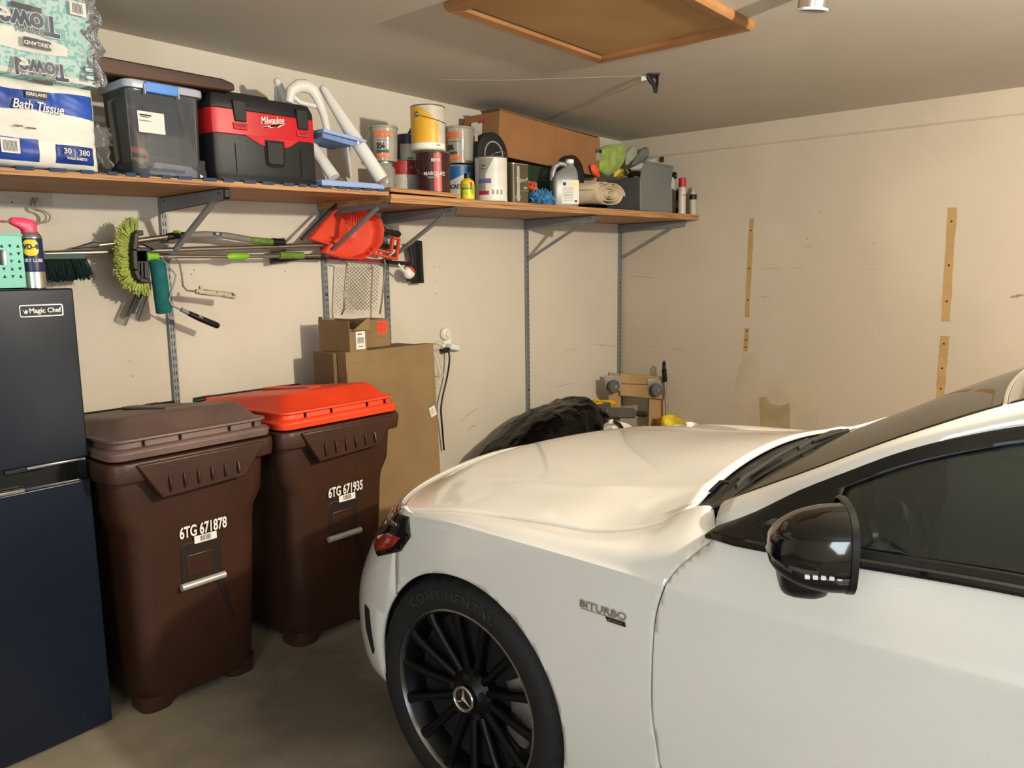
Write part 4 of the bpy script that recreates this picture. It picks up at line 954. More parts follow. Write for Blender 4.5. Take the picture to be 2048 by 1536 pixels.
mb = MB(); text(mb, 'KIRKLAND', (W(73,190,yl)[0], yl-.001, W(73,190,yl)[1]), .0135, bold=.03, xs=.9); text(mb, 'Bath Tissue', (W(76,214,yl)[0], yl-.001, W(76,214,yl)[1]), .040, (1, 0, -.03), shear=.3, xs=.78, bold=.015)
mb.build('front_letters', m_paper, bt, smooth=0); mb = MB(); text(mb, '30', (1.065, yl-.001, 1.872), .024, bold=.01); text(mb, '380', (1.116, yl-.001, 1.870), .024, bold=.01, xs=.95); mb.box((1.087, yl-.001, 1.868), (.001, .0006, .026)); text(mb, 'WIDE SHEETS', (1.092, yl-.001, 1.850), .010, bold=.02)
mb.build('front_letters', m_paper, bt, smooth=0)
mb = MB(); mb.box((.902, yl, 1.873), (.052, .001, .045)); 
for k in range(11): mb.box((.883+.0036*k, yl-.0008, 1.872), (.0016, .0004, .032), mi=1)
mb.build('barcode', [m_paper, m_ink], bt, smooth=0)
rows_f = [[(.62+.58*i/20+.01*sin(j*2.2+i), PY-.016-.008*abs(sin(i*1.7+j*1.3)), 1.90+.06*j/5+.006*sin(i*1.3)) for i in range(21)] for j in range(6)]; film('clear_wrap_fold', rows_f, bt, m_film)
rows_f = [[(1.165+.05*i/6+.006*sin(j*1.9), PY+.015-.012*sin(i*1.4+j*.7), 1.84+.13*j/10+.01*sin(i)) for i in range(7)] for j in range(11)]; film('clear_wrap_flap', rows_f, bt, m_film)
# paper towels, upside down
m_towel = mat('teal_leaf_print', 'b3cfc9', .6, 0, 0, 70, .3, 16, color2='7fb3ac', lo=.52, hi=.56, detail=1)
pt, rows = pack('paper_towel_pack', 'upside down teal and white pack of paper towels on top of the bath tissue', .50, 1.19, 2.80, 3.16, 2.098, 2.425, 3, 2, m_towel, 'paper towels')
yl = 2.784
v, f = skin_patch(rows, .51, 1.10, lambda x: 2.172+.35*max(0, x-1.0)**1.5-.05*(x-.9), lambda x: 2.232-.25*(x-.95)*(x > .95)+.03*(x-.9), .002); MB().add(v, f).build('white_swoosh', m_roll, pt, smooth=60)
v, f = skin_patch(rows, .51, 1.18, 2.10, 2.114, .002); MB().add(v, f).build('white_bottom_band', m_roll, pt, smooth=60)
def towel_word(s, px, py, size, m, off=.0, xs=.85, bold=.03):
    x, z = W(px, py, yl); mb = MB(); text(mb, s, (x, yl-.003-off, z), size, flip=True, xs=xs, bold=bold, extr=.001); return mb.build('printed_word', m, pt, smooth=0)
m_nv = mat('navy_print', '28304e', .5); m_gr = mat('grey_print', '8a9090', .6)
towel_word('Towel', 52, 42, .084, m_paper, 0, bold=.06); towel_word('Towel', 52, 42, .084, m_nv, .002); towel_word('Towel', 82, 138, .070, m_paper, 0, bold=.06); towel_word('Towel', 82, 138, .070, m_nv, .002)
towel_word('PREMIUM', 72, 62, .022, m_gr, 0, 1.1); towel_word('PREMIUM', 86, 153, .018, m_gr, 0, 1.1)
mb = MB()
for px, py, w, h in ((74, 88, .078, .028), (52, 15, .085, .016), (85, 165, .058, .009)):
    x, z = W(px, py, yl); mb.box((x, yl-.003, z), (w, .001, h), (0, .04, 0))
mb.build('dark_badge', mat('dark_red_print', '2c1418'), pt, smooth=0)
towel_word('KIRKLAND', 74, 89, .016, m_paper, .003, 1.0)
x, z = W(178, 148, yl); mb = MB()
for k in range(2): mb.box((x, yl-.003, z+.012-.024*k), (.030, .001, .018)); mb.box((x, yl-.0042, z+.012-.024*k), (.024, .0006, .012), mi=1)
mb.build('icon', [m_nv, m_towel], pt, smooth=0)
mb = MB(); x, z = W(155, 18, yl)
for k in range(8): mb.box((x-.016+.004*k, yl-.004, z), (.0018, .0006, .03), mi=1)
mb.box((x, yl-.003, z), (.05, .001, .042)); mb.build('barcode', [m_paper, m_ink], pt, smooth=0)
rows_f = [[(1.0+.22*i/14+.012*sin(j*1.3), 2.775+.05*(i/14)**3-.012*abs(sin(i*1.1+j*.9)), 2.10+.32*j/16-.0*i) for i in range(15)] for j in range(17)]; film('clear_wrap', rows_f, pt, m_film)
rows_f = [[(.50+.55*i/20, 2.775-.006*abs(sin(i*1.7+j*1.1)), 2.10+.32*j/16) for i in range(21)] for j in range(17)]; film('clear_wrap', rows_f, pt, m_film)

# ---------------------------------------------------------------- clear tub with latch, its contents and the plank on top
tz0 = zl(1.4)+.0085
m_tub = glassy('smoky_clear_plastic', 'dcdee2', 1.0, .06, 1.45, .11, 'b4b8bc')
m_lidp = mat('grey_blue_lid', 'a3abb6', .35, 0, .03, 6)
t = thing('storage_tub', 'smoky clear plastic storage tub with grey lid and blue latch', 'storage box', (1.415, 2.90, tz0), 0)
Hh = 2.125-tz0
mb = MB(); secs = [rrect(.245, .19, .02, .001), rrect(.25, .195, .022, .004), rrect(.262, .205, .025, Hh-.02), rrect(.268, .215, .025, Hh-.012)]
mb.grid(secs, 0, True); mb.f.append(tuple(range(len(secs[0])))[::-1]); mb.m.append(0); mb.build('tub_body', m_tub, t, solid=.002, smooth=50)
mb = MB(); mb.loft([rrect(.285, .232, .028, Hh-.012), rrect(.29, .236, .03, Hh), rrect(.288, .234, .03, Hh+.012), rrect(.265, .21, .03, Hh+.018)]); mb.build('lid', m_lidp, t, smooth=50)
mb = MB(); mb.box((-.018, -.122, Hh-.006), (.118, .010, .036), (.12, 0, 0)); mb.build('latch', mat('blue_latch', '3f7fd0', .4), t, bevel=.004)
mb = MB(); mb.box((-.078, -.120, Hh-.014), (.004, .012, .034)); mb.box((.042, -.120, Hh-.014), (.004, .012, .034)); mb.build('latch_guide', m_lidp, t)
mb = MB(); mb.box((-.055, -.1048, .18), (.094, .0012, .072), (-.04, 0, 0))
yq = -.1062
for k, (a, b, c) in enumerate(((-.075, .203, .040), (-.078, .197, .03), (-.077, .184, .042), (-.08, .172, .036), (-.08, .167, .036), (-.08, .162, .036), (-.08, .157, .03))): mb.box((a, yq-(.203-b)*-.04, b), (c, .0004, .0022 if k else .005), (-.04, 0, 0), mi=1)
mb.box((-.030, yq+.001, .174), (.022, .0006, .018), (-.04, 0, 0), mi=2)
for k in range(3): mb.lathe([(.0028, 0), (.004, -.0004), (.004, 0)], 12, 1, (-.038+.009*k, yq+.001, .152), 'y')
mb.build('product_label', [m_paper, m_ink, mat('label_photo', '5b5f7a', .5)], t, smooth=0)
m_or = mat('orange_plastic', 'f07038', .45, 0, .05, 8)
t2 = thing('spring_clamp', 'orange plastic clamp inside the clear storage tub', 'clamp', (1.325, 2.86, tz0+.004))
mb = MB(); mb.tube([(-.02, 0, .20), (.0, 0, .17), (.012, 0, .13), (.012, 0, .09)], .004, 8); mb.build('wire_arm', m_or, t2)
mb = MB(); mb.box((0, 0, .085), (.065, .03, .022), (0, .1, 0)); mb.prism([(.028, .09), (.042, .09), (.048, .04), (.038, .045)], -.01, .01, 'xz'); mb.build('jaw', m_or, t2, bevel=.004)
t2 = thing('sponge', 'yellow sponge inside the clear storage tub', 'sponge', (1.33, 2.87, tz0+.045)); MB().prism([(-.03, .018), (.045, .018), (.01, -.004)], -.02, .02, 'xz').build('body', mat('yellow_sponge', 'c8a050', .9), t2)
t2 = thing('dark_cloth', 'dark grey cloth bundle in the bottom of the clear tub', 'cloth', (1.33, 2.90, tz0+.005)); MB().ball((0, 0, .022), (.05, .06, .022)).build('body', mat('dark_cloth', '3a3a3c', .9, 0, .2, 20), t2)
t2 = thing('dark_case', 'dark grey flat case standing inside the clear tub', 'case', (1.455, 2.94, tz0+.005)); MB().box((0, 0, .13), (.13, .06, .26)).build('body', mat('charcoal_case', '2e2f33', .6), t2, bevel=.006)
t2 = thing('document_bag', 'white papers in a clear bag inside the tub', 'papers', (1.45, 2.845, tz0+.005))
mb = MB(); mb.prism([(-.10, 0), (.09, 0), (.105, .008), (.055, .04), (-.075, .045), (-.10, .01)], -.03, .03, 'xz'); mb.build('papers', m_white, t2, bevel=.003)
mb = MB(); mb.box((-.03, -.031, .018), (.12, .001, .012)); mb.build('printed_strip', mat('lilac_print', '8f93b8', .6), t2)
film('bag', [[(-.10+.21*i/10, -.036-.005*sin(i*2+j), .0+.065*j/5) for i in range(11)] for j in range(6)], t2, m_film)
m_wal = mat('dark_walnut', '4a2c1c', .5, 0, .25, 4, 0, 50, stretch=(.6, 5, 5), color2='2e1a10')
t = thing('wooden_plank', 'dark stained wooden plank lying across the tub lid and tool box', 'plank', (0, 0, 0))
mb = MB(); mb.prism([(1.19, 2.149), (1.19, 2.204), (1.66, 2.206), (1.705, 2.196), (1.71, 2.172), (1.69, 2.164), (1.3, 2.149)], 2.82, 2.98, 'xz'); mb.build('plank', m_wal, t, bevel=.006)

# ---------------------------------------------------------------- red and black wet vacuum shaped like a tool box
m_red = mat('tool_red', 'c02028', .4, 0, .04, 5); m_blk = mat('tool_black', '1c1c1d', .5, 0, .08, 6, .08, 150)
vx0, vx1 = W(384, 300, 3.03)[0], W(636, 300, 2.80)[0]
vx0 = 1.592; t = thing('wet_vacuum', 'red and black box shaped wet vacuum with white script name on the front', 'vacuum cleaner', ((vx0+vx1)/2, 2.925, zl(1.85)+.0085), 0, rot=(0, -.018, 0)); hw = (vx1-vx0)/2; dp = .125
def ch(hw_, dp_, r, z): return rrect(2*hw_, 2*dp_, r, z, 0, 0, 2)
MB().loft([ch(hw-.008, dp-.006, .03, 0), ch(hw-.004, dp-.003, .03, .02), ch(hw, dp, .032, .03), ch(hw, dp, .032, .175)]).build('lower_tank', m_blk, t, bevel=.003)
MB().loft([ch(hw+.001, dp+.001, .033, .174), ch(hw+.001, dp+.001, .033, .266)]).build('middle_band', m_red, t, bevel=.002)
MB().loft([ch(hw+.001, dp+.001, .033, .2665), ch(hw, dp, .032, .29), ch(hw-.012, dp-.012, .03, .322), ch(hw-.03, dp-.03, .03, .327)]).build('top_housing', m_blk, t, bevel=.003)
yf = -dp-.001
def fpoly(pts, d0, d1): return MB().prism(pts, yf-d0, yf+d1, 'xz')
# red skirt dipping round the bottom latch
cxl = (W(550, 300, 2.8)[0]-(vx0+vx1)/2)
fpoly([(cxl-.13, .176), (cxl-.06, .142), (cxl-.045, .142), (cxl-.045, .165), (cxl+.045, .165), (cxl+.045, .142), (cxl+.06, .142), (cxl+.12, .176)], .004, .01).build('red_skirt', m_red, t, bevel=.0015)
for cx_, nm in ((W(480, 225, 2.8)[0]-(vx0+vx1)/2, 'latch'), (W(605, 240, 2.8)[0]-(vx0+vx1)/2, 'latch')):
    fpoly([(cx_-.03, .30), (cx_+.028, .30), (cx_+.025, .222), (cx_-.022, .222)], .010, .01).build(nm, m_blk, t, bevel=.004)
    fpoly([(cx_-.032, .216), (cx_+.03, .216), (cx_+.028, .192), (cx_-.028, .192)], .007, .01).build('latch_catch', m_red, t, bevel=.003)
    fpoly([(cx_-.022, .210), (cx_+.022, .210), (cx_+.018, .202), (cx_-.018, .202)], .0078, -.004).build('catch_slot', mat('dark_red_shade', '7c1218', .5), t)
fpoly([(cxl-.038, .16), (cxl+.038, .16), (cxl+.036, .078), (cxl+.028, .070), (cxl-.028, .070), (cxl-.036, .078)], .009, .01).build('bottom_latch', m_blk, t, bevel=.004)
fpoly([(cxl-.046, .142), (cxl+.046, .142), (cxl+.044, .072), (cxl+.03, .060), (cxl-.03, .060), (cxl-.044, .072)], .002, .01).build('latch_surround', m_dark, t)
for a, b in ((-hw+.09, -hw+.092), (cxl+.12, cxl+.122)): fpoly([(a, .14), (b, .14), (b, .03), (a, .03)], .003, .005).build('moulded_rib', m_blk, t, bevel=.001)
mb = MB(); lc = W(546, 240, 2.8)[0]-(vx0+vx1)/2; text(mb, 'Milwaukee', (lc, yf-.0005, .242), .040, (1, 0, .12), (-.12, 0, 1), xs=.62, shear=.3, bold=.008)
mb.prism([(lc-.06, .208), (lc-.01, .222), (lc-.013, .212), (lc+.03, .226), (lc+.022, .216), (lc+.062, .238), (lc+.015, .221), (lc+.02, .230), (lc-.022, .214), (lc-.018, .222)], yf-.001, yf, 'xz'); mb.build('script_name', m_white, t, smooth=0)
MB().tube([(-.1, 0, .322), (-.09, 0, .345), (.09, 0, .345), (.1, 0, .322)], .012, 10).build('handle', m_blk, t)

# ---------------------------------------------------------------- white folding step stool
m_ws = mat('stool_white', 'd9d6cf', .4, 0, .03, 6); m_bs = mat('stool_blue', '97acd8', .4, 0, .04, 6)
t = thing('step_stool', 'white folding step stool with light blue treads standing on the shelf', 'step stool', (0, 0, 0))
def leg(pts, r, fl=.7): MB().tube(pts, r, 12, flat=fl).build('leg', m_ws, t, smooth=60)
zs = lambda x: zl(x)+.012
a = V3(556, 165, 3.07); b = V3(640, 345, 2.95); leg([a, (a+b)/2, V3(668, 355, 2.86)], [.017, .027, .032])
leg([V3(647, 178, 2.98), V3(700, 262, 2.90), V3(763, 358, 2.83)], [.018, .030, .032])
leg([V3(690, 290, 3.02), V3(697, 320, 3.06), V3(700, 352, 3.10)], [.02, .022, .022])
leg([V3(553, 168, 3.07), V3(553, 210, 3.1), V3(560, 350, 3.12)], [.01, .012, .018])
mb = MB()
for px, py in ((554, 163), (646, 178)): mb.ball(V3(px, py, 3.07 if px < 600 else 2.985), .016)
mb.build('hinge_knob', m_ws, t)
mb = MB(); arc = [V3(578, 205, 2.97), V3(582, 182, 2.965), V3(596, 172, 2.96), V3(612, 172, 2.955), V3(626, 180, 2.95), V3(636, 198, 2.945), V3(648, 232, 2.93), V3(655, 262, 2.92)]; mb.tube(arc, [.018, .024, .028, .029, .027, .022, .018, .016], 12, flat=.8); mb.build('handle', m_ws, t, smooth=60)
mb = MB(); mb.tube([V3(578, 186, 2.97), V3(600, 205, 2.96), V3(640, 215, 2.95)], .010, 8); mb.build('crossbar', m_ws, t, smooth=60)
p = V3(728, 283, 2.84); q = V3(642, 264, 2.84)
MB().prism([(q.x, q.z+.014), (p.x, p.z+.006), (p.x+.006, p.z-.002), (p.x-.02, p.z-.008), (q.x, q.z-.002)], 2.82, 3.0, 'xz').build('tread', m_bs, t, bevel=.004)
MB().prism([(q.x, q.z-.003), (p.x-.022, p.z-.010), (p.x-.07, p.z-.028), (q.x, q.z-.024)], 2.83, 2.99, 'xz').build('tread_rib', mat('stool_blue_under', '6f86b8', .5), t, bevel=.003)
MB().lathe([(0, -.004), (.007, -.003), (.007, 0)], 12, 0, (p.x-.045, 2.828, p.z-.012), 'y').build('tread_screw', m_ws, t)
p = W(770, 374, 2.80)[0]; q = W(641, 360, 2.80)[0]
MB().prism([(q, zs(q)+.024), (p-.06, zs(p)+.022), (p-.01, zs(p)+.016), (p, zs(p)), (p-.004, zs(p)-.002), (q, zs(q)-.002)], 2.79, 3.06, 'xz').build('foot_tread', m_bs, t, bevel=.005)

# ---------------------------------------------------------------- cans and tubs
m_tin = mat('tin_metal', 'b0aca4', .3, .9, .06, 20)
def can(name, label, px, y, r, z0, z1, wall, lid=m_tin, group=None, cat='paint can', rim=True, turn=0):
    """a can whose local -y side looks at the camera; px is the pixel column of its centre"""
    x = W(px, 340, y)[0]; rz = atan2(y, x)-pi/2+turn; t = thing(name, label, cat, (x, y, z0), rz, group); h = z1-z0
    MB().lathe([(0, .001), (r-.002, 0), (r+.0018, .001), (r+.0018, .005), (r, .007), (r, h-.005), (r-.001, h-.004)], 40).build('can_wall', wall, t)
    mb = MB(); 
    if rim: mb.lathe([(r, h-.006), (r+.002, h-.003), (r+.001, h), (r-.006, h), (r-.008, h-.004), (r-.014, h-.003), (0, h-.003)], 40)
    else: mb.lathe([(r, h-.006), (r-.002, h), (0, h)], 40)
    mb.build('lid', lid, t); return t, r, h
def band(t, r, z0, z1, m, a0=-180, a1=180, name='label_band', off=.0007):
    mb = MB(); patch(mb, 0, 0, r, radians(a0-90), radians(a1-90), z0, z1, 0, 40, off); return mb.build(name, m, t, smooth=60)
def ctext(t, r, s, z, size, m, ang=0, xs=.9, bold=.02, off=.0016, name='label_letters'):
    mb = MB(); text(mb, s, (0, 0, z), size, cyl=(0, 0, r+off-.0006, radians(ang-90)), xs=xs, bold=bold, extr=.0006); return mb.build(name, m, t, smooth=0)
def ear(t, r, z, ang):
    a = radians(ang-90); M_ = Matrix.Translation((r*cos(a), r*sin(a), z)) @ Matrix.Rotation(a, 4, 'Z'); MB().lathe([(.0, .003), (.006, .006), (.009, .002), (.013, .003), (.014, 0)], 16, axis='x').xf(M_).build('handle_ear', m_tin, t)
def wire(t, pts, r=.0016): MB().tube(pts, r, 6).build('wire_handle', m_tin, t)
pz = 1.853; m_beige = mat('can_beige', 'c3bca8', .45); m_yel = mat('can_yellow', 'dfa92f', .4)
# front pair: dark can with the yellow can on it
m_mq = mat('can_dark_brown', '3a1c1a', .32)
t, r, h = can('paint_can', 'dark brown paint can with red stripe, below the yellow can', 866, 2.845, .083, pz, 2.050, m_mq)
band(t, r, .006, h-.012, mat('stripe_red', 'b0453e', .4), 2, 30, 'red_stripe'); ctext(t, r, 'BEHR', h-.045, .021, m_paper, 10, bold=.02); ctext(t, r, 'MARQUEE', h-.108, .024, m_paper, 5, xs=1.0, bold=.012); ctext(t, r, 'ONE COAT GUARANTEE', h-.128, .006, m_beige, 2)
wire(t, [(-.086*cos(radians(a)), -.086*sin(radians(a))*1.0, h-.05-.075*sin(radians(a))**1.0) for a in range(-5, 186, 10)])
t, r, h = can('paint_can', 'yellow and cream paint can stacked on the dark brown can', 858, 2.845, .083, 2.052, 2.262, m_beige)
band(t, r, .035, h-.012, m_yel, -72, 35, 'yellow_panel', .0006); band(t, r, .008, .032, m_white, -80, 80, 'white_foot_band'); ctext(t, r, 'GALLON', .022, .006, m_ink, 35)
mb = MB(); rows = [[((r+.0014)*cos(radians(a-90)), (r+.0014)*sin(radians(a-90)), zz) for a, zz in ((-25+60*i/12, (h-.012) if j else max(.03, h-.012-.06*max(0, i-1)/11*(1)-.004)) for i in range(13))] for j in (0, 1)]; mb.grid(rows); mb.build('cream_wave', m_beige, t, smooth=60)
ear(t, r, h-.045, -38); wire(t, [((r+.006)*cos(radians(a-90)), (r+.006)*sin(radians(a-90)), h-.046-.035*sin(radians((a+38)*180/145)*.6)) for a in range(-38, 110, 8)])
# behind: red can, purple can on it, clear bucket
t, r, h = can('paint_can', 'red topped paint can with pale label, left of the dark brown can', 806, 3.03, .080, pz, 2.024, mat('can_white', 'b9b3a6', .5), group=None)
band(t, r, h*.58, h-.006, mat('can_red', 'a32420', .4), name='red_band'); ear(t, r, h*.78, 35); mb = MB()
for k in range(7): mb.lathe([(0, 0)], 1) if 0 else None
for k in range(6): patch(mb, 0, 0, r, radians(-90+5), radians(-90+35-3*(k % 3)), .018+.010*k, .0205+.010*k, 0, 6, .0012)
mb.build('label_lines', mat('grey_ink', '77736c', .6), t, smooth=0)
t, r, h = can('paint_can', 'purple topped paint can standing on the red topped can', 818, 3.03, .066, 2.026, 2.155, mat('can_white', 'b9b3a6'))
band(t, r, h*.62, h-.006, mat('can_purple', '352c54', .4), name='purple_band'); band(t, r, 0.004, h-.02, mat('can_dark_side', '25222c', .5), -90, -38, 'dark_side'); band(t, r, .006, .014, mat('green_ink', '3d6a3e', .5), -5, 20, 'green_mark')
t = thing('brush_handle', 'dark handle sticking out behind the yellow can', 'brush', V3(815, 262, 3.0)); MB().tube([(0, 0, -.03), (.02, .0, -.01), (.06, .02, .03)], [.012, .014, .012], 10).build('handle', m_blackp, t)
m_bk = glassy('clear_bucket_plastic', 'e6e2d8', 1.0, .08, 1.45, .38, 'd6d2c6')
def bucket(label, px, y, r, z0, z1, num, ang=0, group=None):
    x = W(px, 320, y)[0]; t = thing('measuring_bucket', label, 'bucket', (x, y, z0), atan2(y, x)-pi/2); h = z1-z0
    mb = MB(); mb.lathe([(0, .002), (r*.9, .002), (r*.91, .006), (r, h-.012), (r+.003, h-.010), (r+.003, h-.004), (r+.001, h)], 40); mb.f.pop(); mb.m.pop(); mb.build('bucket_wall', m_bk, t, solid=.002, smooth=50)
    R2 = r*.97
    ctext(t, R2+.002, 'HDX', h*.74, .040, m_or, ang, bold=.05, xs=.95); ctext(t, R2, num, h*.42, .034, mat('green_black_ink', '2c352c', .5), ang-10, bold=.05); ctext(t, R2, 'QUARTS', h*.27, .017, mat('green_black_ink', '2c352c'), ang-4, bold=.04)
    mb = MB(); patch(mb, 0, 0, R2, radians(ang-90-32), radians(ang-90+32), h*.575, h*.585, 0, 12, .002); mb.build('green_line', mat('green_black_ink', '2c352c'), t, smooth=0)
    mb = MB(); patch(mb, 0, 0, R2-.001, radians(ang-90-30), radians(ang-90+32), h*.10, h*.19, 0, 12, .002); mb.build('orange_line', m_or, t, smooth=0)
    return t, r, h
b1, r, h = bucket('clear plastic measuring bucket right of the step stool', 768, 2.94, .069, 1.99, 2.155, '2½')
t = thing('glass_jar', 'glass jar of brown bits under the left measuring bucket', 'jar', (W(766, 340, 2.94)[0], 2.94, pz)); mb = MB(); mb.lathe([(0, .002), (.055, .002), (.058, .01), (.058, .105), (.045, .125), (.045, .132)], 28); mb.build('jar_wall', m_bk, t); MB().lathe([(0, .005), (.05, .005), (.05, .05), (0, .055)], 20).build('contents', mat('brown_bits', '6a4028', .9, 0, .5, 40), t); MB().lathe([(0, .131), (.05, .131), (.05, .1365), (0, .1365)], 28).build('lid', m_tin, t)
t, r, h = can('paint_can', 'blue and white paint can below the right measuring bucket', 916, 3.02, .083, pz-.012, 2.035, mat('can_grey_white', 'bcb8b0', .5))
band(t, r, h*.55, h-.008, mat('can_blue', '1f5c96', .4), name='blue_band')
mb = MB(); rows = [[((r+.0012)*cos(radians(a-90)), (r+.0012)*sin(radians(a-90)), zz) for a, zz in ((-50+100*i/12, h*.40 if j == 0 else h*.50+h*.32*(i/12)) for i in range(13))] for j in (0, 1)]; mb.grid(rows); mb.build('white_wedge', mat('can_grey_white', 'bcb8b0'), t, smooth=60)
ctext(t, r, 'CONCRETE', h*.40, .030, m_ink, -22, bold=.02, xs=.8); ear(t, r, h*.72, 42)
b2, r, h = bucket('clear plastic measuring bucket stacked on the blue paint can', 918, 3.02, .083, 2.043, 2.235, '2½', -22)
MB().box((r+.012, 0, h-.045), (.018, .012, .05)).build('grip_tab', m_bk, b2, bevel=.004)
# yellow bottle
x = W(935, 380, 2.79)[0]; t = thing('solvent_bottle', 'small yellow bottle with dark cap in front of the blue paint can', 'bottle', (x, 2.79, zr(x)+.001), atan2(2.79, x)-pi/2)
MB().lathe([(0, 0), (.033, 0), (.036, .004), (.036, .075), (.033, .092), (.018, .103), (.015, .106), (0, .106)], 28).build('bottle_wall', mat('yellow_bottle', 'ddc527', .35, 0, .1, 8), t)
MB().lathe([(0, .1055), (.017, .1055), (.016, .130), (0, .130)], 20).build('cap', m_blackp, t); band(t, .036, .02, .075, mat('yellow_green_label', 'b6c022', .4, 0, .3, 40), -60, 60, 'label'); ctext(t, .036, 'GOOF OFF', .052, .013, m_ink, 0, bold=.04); mb = MB(); patch(mb, 0, 0, .036, radians(-70), radians(-50), .06, .085, 0, 6, .0014); mb.build('red_flash', mat('can_red', 'a32420'), t)
# white can with its wire up
m_wc2 = mat('can_white_bright', 'd4d0c6', .42)
x = W(982, 360, 2.83)[0]; t, r, h = can('paint_can', 'white paint can with raised wire handle and coloured smears', 982, 2.82, .085, zr(x)+.001, 2.062, m_wc2, m_tin)
band(t, r, .05, h-.008, mat('can_grey_panel', '8f8c86', .45), -48, -20, 'grey_panel'); 
mb = MB(); rows = [[((r+.0012)*cos(radians(a-90)), (r+.0012)*sin(radians(a-90)), zz) for a, zz in ((-20+30*i/8, h-.01 if j else h-.01-.08*(1-i/8)) for i in range(9))] for j in (0, 1)]; mb.grid(rows); mb.build('grey_swash', mat('can_grey_panel', '8f8c86'), t, smooth=60)
ear(t, r, h-.055, -28); band(t, r, h*.40, h*.50, mat('purple_smear', '6a5590', .5), -50, 0, 'purple_smear', .0014); band(t, r, h*.14, h*.23, mat('crimson_smear', 'a01e3c', .5), -48, -8, 'crimson_smear', .0014); mb = MB(); [mb.grid([[((r+.0014)*cos(radians(a-90)), (r+.0014)*sin(radians(a-90)), z) for a in (g, g+8)] for z in (h*.15, h*.25)]) for g in (2, 18, 34)]; mb.build('print_marks', m_gr, t, smooth=0)
wire(t, [(-.035, -r, h-.055), (-.02, -.03, h+.0), (.03, .0, h+.028), (.065, .01, h+.036), (.078, .01, h+.02), (r, .0, h-.05)])
# square tin
x = W(1037, 370, 2.78)[0]; t = thing('varnish_tin', 'square olive and black varnish tin right of the white paint can', 'tin', (x+.006, 2.815, zr(x)+.001), -.12)
hh = .205; MB().loft([rrect(.125, .11, .016, 0), rrect(.125, .11, .016, hh)]).build('tin_body', mat('olive_label', '4f4a38', .35, 0, .1, 4), t)
MB().loft([rrect(.128, .113, .018, hh-.001), rrect(.128, .113, .018, hh+.004), rrect(.12, .105, .014, hh+.005)]).build('tin_top', m_tin, t); MB().lathe([(0, hh+.004), (.02, hh+.004), (.02, hh+.011), (0, hh+.011)], 20).build('cap', m_tin, t)
mb = MB(); text(mb, 'SuperP', (.004, -.0565, hh*.60), .034, xs=.9); text(mb, 'PRO', (.03, -.0565, hh*.40), .014, bold=.03); text(mb, 'SATIN FINISH', (-.03, -.0565, hh*.16), .009); text(mb, 'INTERIOR', (-.03, -.0565, hh*.11), .009); mb.box((.03, -.0565, hh*.33), (.06, .0006, .0012)); mb.build('label_letters', m_beige, t, smooth=0)
MB().box((-.022, -.0556, hh/2), (.02, .001, hh-.02)).build('bright_edge', mat('bright_tin_strip', 'cfccc0', .25, .6), t)
# microfibre mitts
def shaggy(name, label, cx_, cy_, cz_, rx, ry, rz_, m, n, L, seed, cat='duster'):
    t = thing(name, label, cat, (cx_, cy_, cz_)); MB().ball((0, 0, rz_), (rx, ry, rz_)).build('body', m, t); R2 = random.Random(seed); mb = MB()
    for _ in range(n):
        a = R2.uniform(0, 2*pi); b = R2.uniform(-.9, 1); s = (1-b*b)**.5; p = Vector((rx*s*cos(a), ry*s*sin(a), rz_+rz_*b)); d = Vector((s*cos(a), s*sin(a), b+.1)).normalized(); e = p+d*L*R2.uniform(.6, 1)+Vector((R2.uniform(-1, 1), R2.uniform(-1, 1), R2.uniform(-1, .3)))*L*.5
        if e.z < .003: e.z = .003
        mb.tube([p*.95, (p+e)/2+Vector((0, 0, .002)), e], [.0035, .0042, .003], 5)
    o = mb.build('chenille_pile', m, t, smooth=60); o['kind'] = 'stuff'; return t
m_mb = mat('blue_chenille', '2f7fae', .9, 0, .2, 20, sheen=.3); m_mo = mat('orange_chenille', 'e0603a', .9, 0, .2, 20, sheen=.3)
x = W(1084, 400, 2.79)[0]; shaggy('dusting_mitt', 'blue shaggy microfibre mitt lying beside the square tin', x, 2.79, zr(x)+.004, .068, .045, .036, m_mb, 260, .02, 1)
x = W(1068, 370, 2.88)[0]; shaggy('dusting_mitt', 'orange shaggy microfibre duster behind the blue mitt', x, 2.90, zr(x)+.09, .028, .022, .022, m_mo, 110, .016, 2)
x = W(1095, 380, 2.99)[0]; t = thing('small_jar', 'dark grey rounded tub behind the blue mitt', 'tub', (x, 2.99, zr(x)+.001)); MB().lathe([(0, 0), (.045, 0), (.048, .006), (.048, .07), (.04, .085), (0, .09)], 24).build('body', mat('charcoal_tub', '3c3d3f', .5), t)
# grey jug with side grip
x = W(1128, 400, 2.80)[0]; m_jug = mat('jug_grey', '8c8c8c', .38, .25, .06, 8)
t = thing('chemical_jug', 'grey plastic jug with white cap and white label', 'jug', (x, 2.80, zr(x)+.001), atan2(2.80, x)-pi/2+.3)
def jsec(w, d, z, cx_=0, r=.02): return rrect(w, d, r, z, cx_, 0, 4)
MB().loft([jsec(.150, .10, 0), jsec(.156, .106, .008), jsec(.156, .106, .135), jsec(.150, .10, .165, .002), jsec(.125, .088, .195, .012), jsec(.08, .066, .222, .028, .018), jsec(.046, .046, .236, .036, .015), jsec(.044, .044, .250, .036, .015)]).build('jug_body', m_jug, t, smooth=50)
MB().tube([(-.072, 0, .150), (-.070, 0, .19), (-.058, 0, .228), (-.03, 0, .248), (.0, 0, .246), (.03, 0, .225)], [.017, .017, .017, .016, .014, .012], 12).build('handle', m_jug, t, smooth=60)
MB().lathe([(0, .249), (.024, .249), (.024, .272), (0, .274)], 24, 0, (.036, 0, 0)).build('cap', m_white, t, bevel=.002)
